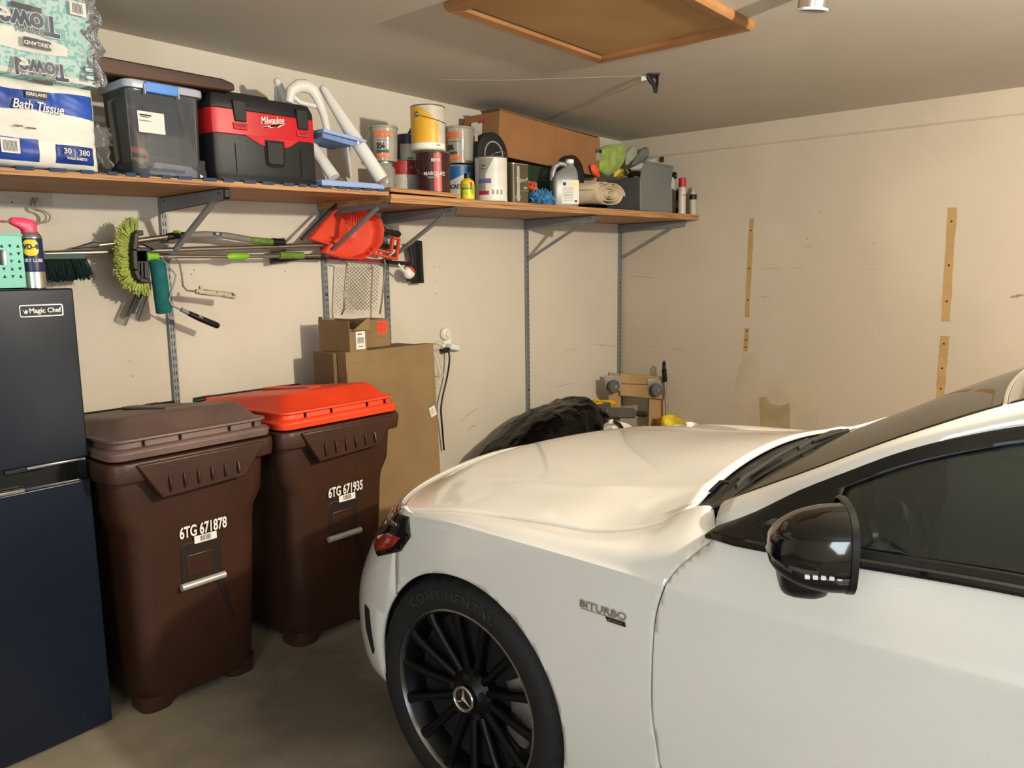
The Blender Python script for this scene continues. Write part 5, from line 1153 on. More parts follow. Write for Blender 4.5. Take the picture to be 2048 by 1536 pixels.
mb = MB(); mb.box((.022, -.0538, .082), (.105, .001, .135)); mb.box((.052, -.0546, .125), (.04, .0006, .022), mi=2); mb.box((-.013, -.0546, .128), (.018, .0006, .018), mi=1)
for k in range(9): mb.box((.012-.002*(k % 3), -.0546, .105-.009*k), (.06, .0004, .0018), mi=1)
mb.box((.056, -.0546, .03), (.016, .0004, .012), mi=1); mb.build('label', [m_paper, m_ink, mat('yellow_print', 'e4c93a')], t, smooth=0)

# ---------------------------------------------------------------- green cart with two wheels, long carton on top
m_gp = mat('dark_green_plastic', '1f3a26', .5, 0, .1, 6); m_tr = mat('black_tyre', '1b1b1c', .75, 0, .1, 10)
t = thing('garden_spreader', 'dark green garden cart with two black wheels under the long cardboard box', 'garden cart', (3.72, 3.09, 1.845))
MB().loft([rrect(.62, .16, .03, .004, .02), rrect(.72, .20, .04, .10, .02), rrect(.80, .22, .04, .245, .02)]).build('hopper', m_gp, t, smooth=50)
for px, py, rr_ in ((981, 312, .125), (1141, 352, .125)):
    x, z = W(px, py, 2.955); mb = MB(); c = (x-3.72, 2.955-3.09, z-1.845)
    mb.lathe([(.07, -.025), (.105, -.028), (rr_, -.018), (rr_, .018), (.105, .028), (.07, .025)], 40, 0, c, 'y'); w_ = mb.build('wheel', m_tr, t, smooth=40)
    MB().lathe([(.0, -.020), (.03, -.022), (.055, -.012), (.072, -.027), (.078, -.026), (.078, .0), (0, 0)], 36, 0, c, 'y').build('wheel_rim', mat('grey_rim', '9a978f', .5) if px < 1000 else m_tr, w_)
t = thing('long_carton', 'long brown cardboard box lying on the green cart under the ceiling', 'box', (3.31, 2.99, 2.125), 0, rot=(0, .035, 0))
x1 = W(1190, 290, 2.99)[0]-3.31+.05; x0 = W(998, 250, 2.99)[0]-3.31; Hc = .245
mb = MB(); mb.prism([(x0-.012, 0), (x1, 0), (x1, Hc-.0), (x0+.0, Hc)], 0, .004, 'xz'); mb.prism([(x0-.012, 0), (x1, 0), (x1, Hc-.0), (x0+.0, Hc)], .27, .274, 'xz'); mb.box(((x0+x1)/2, .137, .002), (x1-x0, .27, .004)); mb.prism([(x0-.014, 0), (x0-.008, 0), (x0+.004, Hc), (x0, Hc)], .004, .27, 'xz'); mb.box((x1-.002, .137, Hc/2), (.004, .27, Hc)); mb.box(((x0+x1)/2+.05, .137, Hc-.002), (x1-x0-.1, .27, .004)); mb.build('box_body', mat('orange_brown_cardboard', '936640', .8, 0, .05, 6), t, smooth=0)
MB().prism([(x0+.01, Hc), (x1-.01, Hc+.006), (x1-.01, Hc+.010), (x0-.01, Hc+.014)], .0, .14, 'xz').build('top_flap', m_cardD, t, smooth=0)
mb = MB(); mb.box((x0-.0085, .17, .165), (.002, .085, .075), (0, .03, .0)); mb.box((x0-.0078, .135, .20), (.0025, .05, .014), (0, .03, 0), mi=1); mb.build('torn_label', [m_paper, mat('red_tape', 'b3282c', .5)], t, smooth=0)

# ---------------------------------------------------------------- right end of the shelf
m_cv = mat('canvas_tan', 'b8a68c', .9, 0, .07, 14, .25, 160)
# folded canvas: a spiral sheet
t = thing('folded_canvas', 'rolled up tan canvas drop cloth on the shelf edge', 'drop cloth', (0, 0, 0))
xc, zc_ = W(1212, 390, 2.72); zb_ = zr(xc)+.002
sp = []
layers = 4
for k in range(layers*24+1):
    a = 2*pi*k/24; f_ = 1-.85*(k/(layers*24)); rx = .155*f_; rz2 = .076*f_; sp.append((xc+.02+rx*cos(a)*(1+.05*sin(3*a)), zb_+.080+.010*(1-f_)+rz2*sin(a)*(1+.1*sin(2*a+1))+.0))
sp = [(x, max(z, zb_+.001)) for x, z in sp]
dx, dy = -.05, .27
rows = []
for u in range(7):
    y = 2.69+u*.03; rows.append([(x-.02*u-.01*sin(u+i*.15), y+.004*sin(i*.4), z+.003*sin(u*1.3+i*.2)+(.004 if u else 0)) for i, (x, z) in enumerate(sp)])
MB().grid(rows).build('canvas_roll', m_cv, t, solid=.0045, offset=0, smooth=50)
fl_ = [(xc-.14, zb_+.10), (xc-.10, zb_+.145), (xc-.03, zb_+.150), (xc+.06, zb_+.135), (xc+.13, zb_+.11), (xc+.17, zb_+.09), (xc+.10, zb_+.115), (xc+.02, zb_+.128), (xc-.06, zb_+.118)]
rows = [[(x-.02*u, 2.70+.03*u, z+.003*sin(i+u)) for i, (x, z) in enumerate(fl_)] for u in range(6)]; MB().grid(rows).build('top_fold', m_cv, t, solid=.006, offset=0, smooth=60)
# spray bottle with yellow trigger
x = W(1236, 400, 3.05)[0]; t = thing('spray_bottle', 'spray bottle with yellow trigger head behind the canvas', 'spray bottle', (x, 3.05, zr(x)+.002), atan2(3.05, x)-pi/2)
m_jc = mat('milky_bottle', 'a7a7a0', .4)
MB().lathe([(0, 0), (.042, 0), (.045, .01), (.045, .10), (.038, .14), (.02, .185), (.014, .20), (0, .20)], 28).build('bottle_wall', m_jc, t, smooth=60)
m_ty = mat('trigger_yellow', 'e6c21c', .4)
MB().lathe([(0, .195), (.017, .195), (.017, .218), (0, .218)], 16).build('collar', m_blackp, t)
mb = MB(); mb.tube([(0, 0, .215), (0, 0, .262)], .013, 10); mb.prism([(-.035, .262), (-.03, .285), (-.012, .312), (.012, .32), (.036, .315), (.042, .298), (.030, .287), (.046, .275), (.035, .262), (.01, .258)], -.014, .014, 'xz'); mb.build('trigger_head', m_ty, t, bevel=.004)
mb = MB(); mb.prism([(.038, .318), (.05, .31), (.062, .285), (.06, .262), (.048, .27), (.046, .29)], -.010, .010, 'xz'); mb.build('trigger', mat('navy_trigger', '1a2140', .4), t, bevel=.003)
# second yellow trigger piece, lying
t = thing('spray_trigger', 'second yellow and navy trigger head beside the green towel', 'spray bottle', V3(1252, 345, 3.02)); mb = MB(); mb.box((0, 0, 0), (.06, .03, .03), (0, .4, 0)); mb.box((.04, 0, .0), (.04, .02, .05), (0, -.4, 0), mi=1); mb.build('trigger_head', [m_ty, mat('navy_trigger', '1a2140')], t, bevel=.005)
# dark crate behind everything at the corner
t = thing('plastic_crate', 'black plastic crate holding the cloths in the shelf corner', 'crate', (4.84, 3.21, zr(5.2)+.001)); mb = MB(); mb.box((0, 0, .08), (.60, .19, .16)); mb.build('crate_body', m_blackp, t, bevel=.008)
# green towel: draped lumpy cloth
def cloth(name, label, pts, y0, dy_, m, cat='cloth', seed=1, th=.006):
    """lumpy folded cloth from an outline of pixels given at depth y0"""
    t = thing(name, label, cat, (0, 0, 0)); P = [V3(a, b, y0) for a, b in pts]; c = sum(P, Vector())/len(P); R2 = random.Random(seed); rows = []
    for k in range(9):
        f_ = sin(pi*(k/8)*.5+.0); depth = -cos(pi*k/8); s = (1-abs(depth)**3)**.5 if abs(depth) < 1 else .02; s = max(s, .02); row = []
        for i, p in enumerate(P):
            q = c+(p-c)*s; row.append((q.x+.004*sin(i*2.1+k), y0+dy_*(depth+1)/2+.006*sin(i*1.7+k*1.1), q.z+.005*sin(i*2.7+k*1.9)))
        rows.append(row)
    mb = MB(); mb.grid(rows, 0, True); mb.f += [tuple(range(len(P)))[::-1], tuple(8*len(P)+j for j in range(len(P)))]; mb.m += [0, 0]
    mb.build('folds', m, t, smooth=180, subsurf=2, disp=(.02, .05)); return t
m_gt = mat('lime_towel', '98ae4c', .95, 0, .15, 18, .4, 120, sheen=.3)
cloth('green_towel', 'lime green microfibre towel bundled at the shelf corner', [(1200, 345), (1203, 300), (1222, 287), (1255, 283), (1262, 290), (1258, 318), (1245, 345), (1225, 350)], 3.0, .10, m_gt, 'towel', 1)
cloth('grey_cloth', 'pale grey cloth strip beside the lime towel', [(1262, 288), (1282, 292), (1275, 315), (1262, 330), (1252, 335)], 3.03, .05, mat('pale_grey_cloth', '9a9d8a', .9), seed=2)
cloth('grey_mitt', 'dark grey mitt standing behind the grey caddy', [(1268, 330), (1282, 300), (1298, 291), (1310, 296), (1308, 315), (1290, 335), (1270, 342)], 3.08, .05, mat('grey_felt', '77796f', .9), 'glove', 3)
cloth('white_rag', 'off-white rag draped above the grey caddy', [(1258, 340), (1285, 328), (1305, 313), (1325, 313), (1340, 330), (1318, 332), (1300, 330), (1270, 343)], 3.0, .05, mat('rag_white', 'bdb9ad', .9), 'rag', 4)
t = thing('black_cap_bottle', 'black capped bottle end poking out of the white rag', 'bottle', V3(1324, 319, 2.97)); MB().lathe([(0, -.016), (.014, -.016), (.015, .016), (0, .018)], 16).xf(Matrix.Rotation(.2, 4, 'Y')).build('cap', m_blackp, t)
cloth('orange_glove', 'orange rubber glove hanging from the carton end', [(1184, 328), (1190, 326), (1198, 338), (1206, 350), (1203, 356), (1194, 354), (1187, 342)], 2.95, .03, m_orange, 'glove', 5)
t = thing('small_jar', 'small dark lidded jar between the carton and the lime towel', 'jar', V3(1194, 310, 3.0)); MB().lathe([(0, -.04), (.03, -.04), (.03, .01), (0, .01)], 20).build('body', m_bk, t); MB().lathe([(0, .01), (.032, .01), (.032, .03), (0, .03)], 20).build('lid', m_blackp, t)
t = thing('black_hose', 'coiled black hose behind the grey caddy', 'hose', V3(1275, 357, 2.98)); mb = MB(); mb.tube([(.09*cos(a/3), .01*sin(a), .035*sin(a/3)) for a in range(0, 20)], .018, 10); mb.build('coil', m_blackp, t, smooth=60)
t = thing('black_hose', 'thick black hose end right of the caddy', 'hose', V3(1350, 352, 2.88)); MB().ball((0, 0, 0), (.035, .04, .035)).build('coil', m_blackp, t)
# grey caddy
xa = W(1281, 400, 2.71)[0]; xb_ = W(1345, 400, 2.71)[0]; zc0 = zr(4.8)+.002
t = thing('cleaning_caddy', 'grey plastic cleaning caddy with tall end panel', 'caddy', (xa, 2.71, zc0)); w = xb_-xa; m_cg = mat('caddy_grey', '6c6e6c', .5, 0, .04, 5); hc = .315
MB().prism([(0, 0), (-.003, .20), (.02, .27), (.06, .31), (w-.02, .318), (w, .305), (w-.01, .25), (w-.006, .18), (w+.004, 0)], 0, .008, 'xz').build('end_panel', m_cg, t, bevel=.003)
MB().prism([(.055, .308), (w+.003, .303), (w+.003, .318), (.055, .322)], -.004, .03, 'xz').build('top_lip', m_cg, t, bevel=.002)
mb = MB(); mb.prism([(.0, 0), (.004, 0), (.0, .20), (-.004, .20)], .008, .26, 'xz'); mb.box((w/2, .255, .10), (w, .005, .2)); mb.box((w-.002, .13, .1), (.005, .25, .2)); mb.box((w/2, .13, .003), (w, .25, .005)); mb.box((-.004, .13, .205), (.014, .26, .012)); mb.build('tray', mat('caddy_shaded_side', '4c4e4e', .5), t, bevel=.002)  # darker grey puts the shadow on the caddy's side into the colour
mb = MB(); P = V3(1343, 375, 2.785); mb.prism([(w-.030, .195), (w-.012, .245), (w+.01, .235), (w+.018, .20), (w+.016, .165), (w-.03, .165)], -.006, -.002, 'xz'); mb.build('paper_tag', mat('pale_grey_tag', 'a9aca8', .6), t)
# cans at the shelf end
xx = W(1364, 400, 2.72)[0]; t = spray_can('spray_can', 'white spray can with red cap at the shelf end', (xx, 2.72, zr(xx)+.001), .027, .185, [('can_wall', 0, .185, mat('white_pink_can', 'c6b6b0', .35))]); MB().lathe([(0, .19), (.026, .19), (.024, .25), (0, .25)], 24).build('cap', mat('cap_red', 'b01e28', .4), t, bevel=.003); ctext(t, .027, 'SPRAY', .13, .012, m_red, -30, name='red_letters')
xx = min(W(1392, 400, 2.70)[0], 5.225); t = thing('glue_tube', 'white bottle with black band at the very end of the shelf', 'bottle', (xx, 2.70, zr(xx)+.001)); MB().lathe([(0, 0), (.026, 0), (.026, .14), (.012, .17), (.007, .195), (0, .197)], 20).build('bottle_wall', mat('beige_tube', 'b5ac9a', .4), t); MB().lathe([(.0262, .105), (.0266, .106), (.0266, .14), (.0262, .141)], 20).build('black_band', m_blackp, t)
xx = W(1352, 400, 2.93)[0]; t = spray_can('spray_can', 'dark spray can behind the red capped can', (5.10, 2.86, zr(5.1)+.001), .026, .16, [('can_wall', 0, .16, mat('dark_can', '2e3230', .4))]); 
xx = 5.19; t = spray_can('spray_can', 'black and gold spray can behind the white end bottle', (xx, 2.79, zr(xx)+.001), .026, .17, [('can_wall', 0, .05, m_blackp), ('gold_band', .05, .10, mat('gold_band', '8a6a30', .4)), ('can_top', .10, .17, m_blackp)])
# ---------------------------------------------------------------- tools hanging on the left wall
def tubeo(name, pts, r, m, parent, n=12, **k): return MB().tube(pts, r, n, **k).build(name, m, parent, smooth=60)
m_pole = mat('steel_pole', 'a7a298', .28, .9, .06, 20); m_lime = mat('lime_plastic', '7fb52e', .45, 0, .06, 10); m_dg = mat('dark_green_bristle', '0f2a26', .9, 0, .3, 60, .4, 200)
m_limeb = mat('lime_bristle', 'aeb85c', .85, 0, .15, 40, .3, 160); m_olive = mat('olive_grip', '5d7a30', .6, 0, .2, 30)
m_gal = mat('wall_rail_white', 'b9b0a0', .55, 0, .05, 6)
# rail with an S hook
t = thing('wall_rail', 'flat white slotted wall rail screwed under the left shelf', 'rail', (0, 0, 0))
a = W(-20, 376, WY); b = W(103, 386, WY); c = W(103, 410, WY); mb = MB(); mb.box(((a[0]-.1+c[0])/2, WY-.003, (b[1]+c[1])/2), (c[0]-a[0]+.1, .006, .052)); mb.build('plate', m_gal, t, bevel=.001)
for px in (24, 68):
    x, z = W(px, 402, WY-.006); MB().box((x-.002, WY-.009, z+.012), (.030, .008, .004)).build('slot_lip', m_gal, t); MB().lathe([(0, -.001), (.003, -.0005), (.003, 0)], 8, 0, (x, WY-.006, z-.004), 'y').build('screw', m_dark, t)
m_hook = mat('ivory_hook', 'a79c88', .4, .3, .05)
t = thing('s_hook', 'ivory double wire hook hanging from the wall rail', 'hook', (0, 0, 0))
for d in (0, .010):
    P = [V3(66, 396, WY-.012), V3(62, 408, WY-.03), V3(66, 418, WY-.04), V3(82, 423, WY-.045), V3(92, 432, WY-.05), V3(88, 443, WY-.055), V3(70, 446, WY-.06), V3(50, 440, WY-.065)]
    P = [p+Vector((d, -d, .0)) for p in P]; Q = []
    for i in range(len(P)-1):
        for k in range(6): Q.append(Vector(cr(P[max(i-1, 0)], P[i], P[i+1], P[min(i+2, len(P)-1)], k/6)))
    tubeo('wire', Q+[P[-1]], .0032, m_hook, t, 8)

def bristles(mb, base, dirs, L, r, n, seed, spread=.15, mi=0):
    R2 = random.Random(seed)
    for _ in range(n):
        k = R2.random()*(len(base)-1); i = int(k); f_ = k-i; b = base[i].lerp(base[min(i+1, len(base)-1)], f_)+Vector((R2.uniform(-1, 1), R2.uniform(-1, 1), R2.uniform(-1, 1)))*.010
        d = dirs[i].lerp(dirs[min(i+1, len(dirs)-1)], f_); d = (d+Vector((R2.uniform(-1, 1), R2.uniform(-1, 1), R2.uniform(-1, 1)))*spread).normalized()
        mb.tube([b, b+d*L*R2.uniform(.85, 1)], [r, r*.7], 4, mi)
# long silver pole with the dark green broom head on its left end
y = 3.235
t = thing('push_broom', 'dark green bristled broom with long silver pole along the wall', 'broom', (0, 0, 0))
tubeo('pole', [V3(88, 508, y), V3(380, 499, y), V3(668, 489, y)], .0125, m_pole, t)
base = [V3(86, 516, y-.02), V3(120, 516, y-.02), V3(165, 514, y-.02)]; dn = [Vector((.05, -.1, -1)), Vector((.1, -.1, -1)), Vector((.25, -.1, -1))]
MB().bar(V3(84, 513, y-.02), V3(166, 512, y-.02), .04, .02).build('head_block', mat('dark_green_block', '173a30', .5), t)
mb = MB(); bristles(mb, base, dn, .085, .0022, 520, 5, .12); o = mb.build('bristles', m_dg, t, smooth=0); o['kind'] = 'stuff'
# telescopic pole with curved grey grip
t = thing('telescopic_mop', 'curved grey telescopic pole with lime and black grips, highest of the poles', 'mop', (0, 0, 0))
yy = 3.20
tubeo('pole', [V3(192, 491, yy), V3(270, 482, yy), V3(345, 472, yy)], .0105, m_pole, t)
MB().prism([(V3(135, 499, yy).x, V3(135, 499, yy).z), (V3(186, 483, yy).x, V3(186, 483, yy).z), (V3(196, 486, yy).x, V3(196, 486, yy).z), (V3(196, 494, yy).x, V3(196, 494, yy).z)], yy-.015, yy+.015, 'xz').build('end_cone', m_blackp, t, bevel=.003)
tubeo('joint', [V3(334, 474, yy), V3(352, 471, yy), V3(372, 471, yy)], .015, m_blackp, t)
tubeo('grip_tube', [V3(370, 471, yy), V3(410, 469, yy), V3(450, 471, yy), V3(498, 479, yy)], .0145, mat('grey_grip', '77756e', .5), t)
MB().box(V3(354, 464, yy-.008), (.03, .014, .012)).build('lime_lever', m_lime, t, bevel=.003)
P = V3(435, 468, yy-.0155); mb = MB(); mb.box(P, (.038, .0012, .012)); text(mb, 'GP', P+Vector((0, -.001, 0)), .012, mi=1, bold=.03); mb.build('logo', [m_blackp, m_paper], t, smooth=0)
tubeo('lime_grip', [V3(496, 479, yy), V3(520, 482, yy), V3(546, 484, yy)], [.013, .0155, .014], m_olive, t)
tubeo('end_grip', [V3(544, 483, yy), V3(568, 485, yy)], .016, m_blackp, t)
# lime brush head on its own pole
t = thing('car_wash_brush', 'lime green bristled wash brush head with black base on silver pole', 'brush', (0, 0, 0)); yb = 3.20
base_px = [(270, 468), (262, 474), (258, 500), (260, 540), (270, 556), (292, 560)]
base = [V3(a, b, yb) for a, b in base_px]; dirs = [Vector((-.1, -.35, 1)), Vector((-.8, -.35, .8)), Vector((-1, -.35, 0)), Vector((-1, -.35, -.15)), Vector((-.7, -.35, -.8)), Vector((0, -.35, -1))]
mb = MB(); bristles(mb, base, dirs, .066, .0034, 620, 9, .2); o = mb.build('bristles', m_limeb, t, smooth=0); o['kind'] = 'stuff'
mb = MB(); L = [V3(a, b, yb-.02) for a, b in ((268, 465), (264, 500), (266, 540), (274, 560), (292, 562))]
for a, b in zip(L, L[1:]): mb.bar(a, b, .02, .055, (0, 1, 0))
mb.bar(V3(268, 466, yb-.02), V3(284, 466, yb-.02), .02, .03, (0, 1, 0)); mb.box(V3(282, 510, yb), (.07, .03, .06)); mb.box(V3(283, 540, yb), (.055, .03, .16)); mb.build('head_frame', m_blackp, t, bevel=.004)
for k in (276, 283, 290): MB().bar(V3(k, 525, yb-.022), V3(k+1, 556, yb-.022), .006, .006, (0, 1, 0)).build('rib', m_trim, t)
mb = MB(); mb.prism([(W(285, 488, yb)[0], W(285, 488, yb)[1]), (W(310, 482, yb)[0], W(310, 482, yb)[1]), (W(338, 492, yb)[0], W(338, 492, yb)[1]), (W(310, 500, yb)[0], W(310, 500, yb)[1])], yb-.01, yb+.02, 'xz'); mb.build('neck', m_blackp, t)
tubeo('lime_collar', [V3(292, 513, yb-.01), V3(316, 513, yb-.01)], [.018, .014], m_lime, t)
tubeo('pole', [V3(312, 513, yb), V3(460, 513, yb), V3(640, 511, yb)], .0085, m_pole, t)
tubeo('lime_clamp', [V3(453, 514, yb), V3(462, 513, yb), V3(480, 513, yb), V3(497, 512, yb)], [.010, .017, .018, .010], m_lime, t)
tubeo('olive_grip', [V3(558, 511, yb), V3(606, 511, yb)], .0165, m_olive, t); 
# black broom end behind the clamps
t = thing('black_squeegee', 'black broom end behind the pole grips, left of the orange dustpan', 'broom', (0, 0, 0)); yq = 3.27
mb = MB(); mb.prism([W(540, 517, yq), W(542, 528, yq), W(600, 519, yq), W(650, 520, yq), W(650, 514, yq), W(560, 511, yq)], yq-.01, yq+.01, 'xz'); mb.prism([W(542, 503, yq), W(570, 498, yq), W(568, 506, yq), W(545, 506, yq)], yq-.01, yq+.01, 'xz'); mb.prism([W(545, 478, yq), W(567, 476, yq), W(567, 490, yq), W(545, 486, yq)], yq-.01, yq+.01, 'xz'); mb.build('head', m_blackp, t)
# teal roller sleeve with frame, hanging in front of the first upright
yr = 3.19
t = thing('paint_roller', 'teal roller sleeve hanging in front of the first upright, with black handle', 'paint roller', (0, 0, 0))
a, b = V3(314, 520, yr), V3(328, 626, yr); R_ = .031
mb = MB(); mb.tube([a, a.lerp(b, .02), a.lerp(b, .98), b], [R_*.9, R_, R_, R_*.95], 24); mb.build('teal_sleeve', mat('teal_sleeve', '14605f', .9, 0, .12, 30, .3, 200), t)
tubeo('core', [b, b+(b-a).normalized()*.003], R_*.75, m_card2, t, 20)
tubeo('frame_wire', [V3(315, 516, yr), V3(322, 514, yr-.02), V3(345, 542, yr-.03), V3(352, 550, yr-.03), V3(350, 560, yr-.03), V3(338, 600, yr-.03), V3(342, 610, yr-.03), V3(366, 622, yr-.03)], .0035, m_steel, t, 8)
tubeo('ferrule', [V3(362, 619, yr-.03), V3(378, 627, yr-.03)], .009, m_steel, t)
tubeo('handle', [V3(376, 626, yr-.03), V3(400, 637, yr-.03), V3(434, 651, yr-.03), V3(437, 653, yr-.03)], [.011, .0135, .014, .010], m_blackp, t)
mb = MB(); text(mb, 'Pro', V3(402, 634, yr-.046), .012, (1, 0, -.42), (.42, 0, 1)); mb.build('handle_letters', m_paper, t, smooth=0)
m_spl = mat('paint_splattered_white', 'b8ad98', .7, 0, .1, 60, .2, 100, color2='3c352c', lo=.55, hi=.62)
t = thing('paint_roller', 'paint splattered white roller handle with bent wire, hanging right of the teal sleeve', 'paint roller', (0, 0, 0)); yf2 = 3.2
tubeo('frame_wire', [V3(318, 513, yf2), V3(350, 516, yf2-.02), V3(358, 522, yf2-.03), V3(363, 545, yf2-.03), V3(366, 572, yf2-.03), V3(374, 581, yf2-.03), V3(392, 583, yf2-.03)], .004, mat('splattered_wire', '85786a', .6, .2, .3, 60), t, 8)
tubeo('handle', [V3(391, 583, yf2-.03), V3(404, 584, yf2-.03), V3(440, 588, yf2-.03), V3(466, 592, yf2-.03), V3(470, 593, yf2-.03)], [.010, .013, .0125, .0145, .010], m_spl, t)
MB().box(V3(402, 579, yf2-.03), (.012, .012, .03)).build('hook_tab', m_spl, t)
# clear tube with black core hanging under the brush
t = thing('nozzle_sleeve', 'black handle in a clear plastic sleeve hanging below the lime brush', 'handle', (0, 0, 0)); a, b = V3(290, 576, 3.25), V3(264, 638, 3.25)
tubeo('black_core', [a, a.lerp(b, .5), a.lerp(b, .52), a.lerp(b, .85)], [.013, .013, .015, .013], m_gloss, t); tubeo('clear_sleeve', [a.lerp(b, -.05), b], [.024, .028], m_tub, t, 20)
# ---- orange dustpan, its brush and neighbours
m_op = mat('dustpan_orange', 'd6452c', .45, 0, .06, 4)
t = thing('dustpan', 'orange-red dustpan with dark lip hanging open side left under the shelf', 'dustpan', (0, 0, 0)); yd = 3.22
lipA, lipB = V3(605, 476, yd-.03), V3(674, 408, yd-.03); P_ = [(612, 478), (674, 408), (700, 416), (726, 424), (750, 438), (756, 460), (752, 488), (735, 508), (710, 518), (680, 516), (640, 505), (655, 490)]
rows = []; c = V3(690, 470, yd+.03)
outl = [V3(a, b, yd) for a, b in P_]
for k, (s_, dy) in enumerate(((1.0, -.05), (1.0, 0), (.92, .02), (.5, .035), (.02, .035))): rows.append([Vector((c.x+(p.x-c.x)*s_, yd+(dy if i > 1 else min(dy, .0)+.0), c.z+(p.z-c.z)*s_)) for i, p in enumerate(outl)])
mb = MB(); mb.grid(rows, 0, True)
mb.build('pan', m_op, t, solid=.004, offset=0, smooth=40)
MB().bar(V3(603, 479, yd-.052), V3(675, 407, yd-.052), .012, .016, (0, 1, 0)).build('rubber_lip', mat('dark_rubber_lip', '2e2b28', .7), t)
mb = MB()
for k in range(5): mb.bar(V3(700+5*k, 424+2*k, yd-.05), V3(702+5*k, 440+3*k, yd-.035), .006, .01, (0, 1, 0))
mb.build('comb_teeth', m_op, t)
mb = MB()
for a_, b_ in (((738, 505), (792, 518)), ((792, 520), (798, 478)), ((798, 478), (785, 476)), ((785, 476), (782, 505)), ((745, 498), (782, 506))): mb.bar(V3(*a_, yd-.02), V3(*b_, yd-.02), .014, .02, (0, 1, 0))
mb.build('handle_loop', m_op, t, bevel=.004)
t = thing('hand_brush', 'black hand brush handle sticking out right of the orange dustpan', 'brush', (0, 0, 0)); yh = 3.26
mb = MB(); mb.prism([W(748, 432, yh), W(762, 448, yh), W(770, 457, yh), W(798, 463, yh), W(801, 469, yh), W(797, 475, yh), W(772, 468, yh), W(754, 464, yh)], yh-.012, yh+.012, 'xz'); mb.build('handle', m_blackp, t, bevel=.005)
mb = MB(); mb.prism([W(752, 485, yh), W(775, 489, yh), W(790, 491, yh), W(790, 499, yh), W(752, 494, yh)], yh-.012, yh+.012, 'xz'); mb.build('neck', m_blackp, t, bevel=.004)
t = thing('red_pole', 'thin red pole running behind the dustpan, lowest of the poles', 'pole', (0, 0, 0)); tubeo('pole', [V3(636, 491, 3.28), V3(655, 505, 3.28)], .008, mat('red_pole_paint', 'b01f2c', .35), t); tubeo('pole_lower', [V3(655, 516, 3.275), V3(762, 522, 3.275)], .008, mat('red_pole_paint', 'b01f2c'), t); tubeo('tip', [V3(762, 522, 3.275), V3(798, 527, 3.275)], .010, m_blackp, t)
MB().lathe([(0, -.004), (.009, -.002), (.009, .002), (0, .004)], 12, 0, V3(812, 522, 3.25), 'y').build('red_button', mat('red_pole_paint', 'b01f2c'), t)
t = thing('wall_squeegee', 'wide black squeegee standing upright right of the dustpan', 'squeegee', (0, 0, 0)); ys = 3.28
MB().prism([W(827, 480, ys), W(842, 482, ys), W(846, 566, ys), W(826, 567, ys), W(824, 560, ys)], ys-.01, ys+.02, 'xz').build('blade', m_blackp, t, bevel=.002)
MB().prism([W(812, 485, ys), W(828, 484, ys), W(828, 562, ys), W(812, 562, ys), W(816, 540, ys), W(820, 520, ys), W(815, 495, ys)], ys-.02, ys+.0, 'xz').build('holder', m_blackp, t, bevel=.003)
for px in (834, 838): MB().bar(V3(px, 486, ys-.012), V3(px+3, 562, ys-.012), .004, .004, (0, 1, 0)).build('ridge', m_trim, t)
tubeo('handle', [V3(776, 524, ys-.03), V3(800, 526, ys-.03), V3(816, 527, ys-.02)], .010, m_blackp, t)
t = thing('ladle', 'white round scoop with orange patch and white handle', 'scoop', (0, 0, 0)); q = V3(818, 545, 3.222)
MB().ball(q, (.035, .03, .035), 24, 14).build('bowl', m_white, t, smooth=80); tubeo('handle', [V3(797, 528, 3.2), V3(803, 536, 3.2), V3(812, 545, 3.2)], .0055, m_white, t)
mb = MB(); rows = [[(q.x+.0362*sin(a)*cos(b)*.97, q.y-.0315*cos(a), q.z+.0362*sin(a)*sin(b)*.97) for b in [radians(x) for x in range(-10, 120, 8)]] for a in [.12, .55, .8, 1.1, 1.35, 1.5]]; mb.grid(rows); mb.build('orange_patch', m_op, t, smooth=80)
# wire roller grid
t = thing('roller_grid', 'hanging metal mesh paint roller grid between two uprights', 'paint grid', (0, 0, 0)); yg = 3.22
A, B, C_, D_ = V3(694, 527, yg), V3(762, 527, yg), V3(755, 622, yg), V3(688, 618, yg)
m_gw = mat('grid_wire', '8d877a', .4, .6, .1, 30)
mb = MB(); nn = 9; 
def q4(u, v): return A.lerp(B, u).lerp(D_.lerp(C_, u), v)
for k in range(-nn, nn+1):
    for sgn in (1, -1):
        pts = []
        for j in range(0, 31):
            v = j/30; u = k/nn+v*1.4 if sgn > 0 else 1-(k/nn+v*1.4)
            if 0 <= u <= 1: pts.append(q4(u, v)+Vector((0, -.0012*sgn, 0)))
        if len(pts) > 2: mb.bar(pts[0], pts[-1], .0022, .0016, (0, 1, 0))
o = mb.build('wire_mesh', m_gw, t, smooth=0)
tubeo('side_rail', [V3(683, 522, yg-.01), V3(694, 524, yg-.01), V3(689, 590, yg), V3(688, 618, yg), V3(683, 629, yg+.03)], .005, m_gw, t, 8); tubeo('side_rail', [V3(768, 520, yg-.02), V3(771, 526, yg-.02), V3(764, 600, yg), V3(760, 628, yg+.02)], .005, m_gw, t, 8)
tubeo('top_hook', [V3(758, 528, yg), V3(766, 530, yg-.02), V3(770, 526, yg-.02)], .003, m_gw, t, 6)

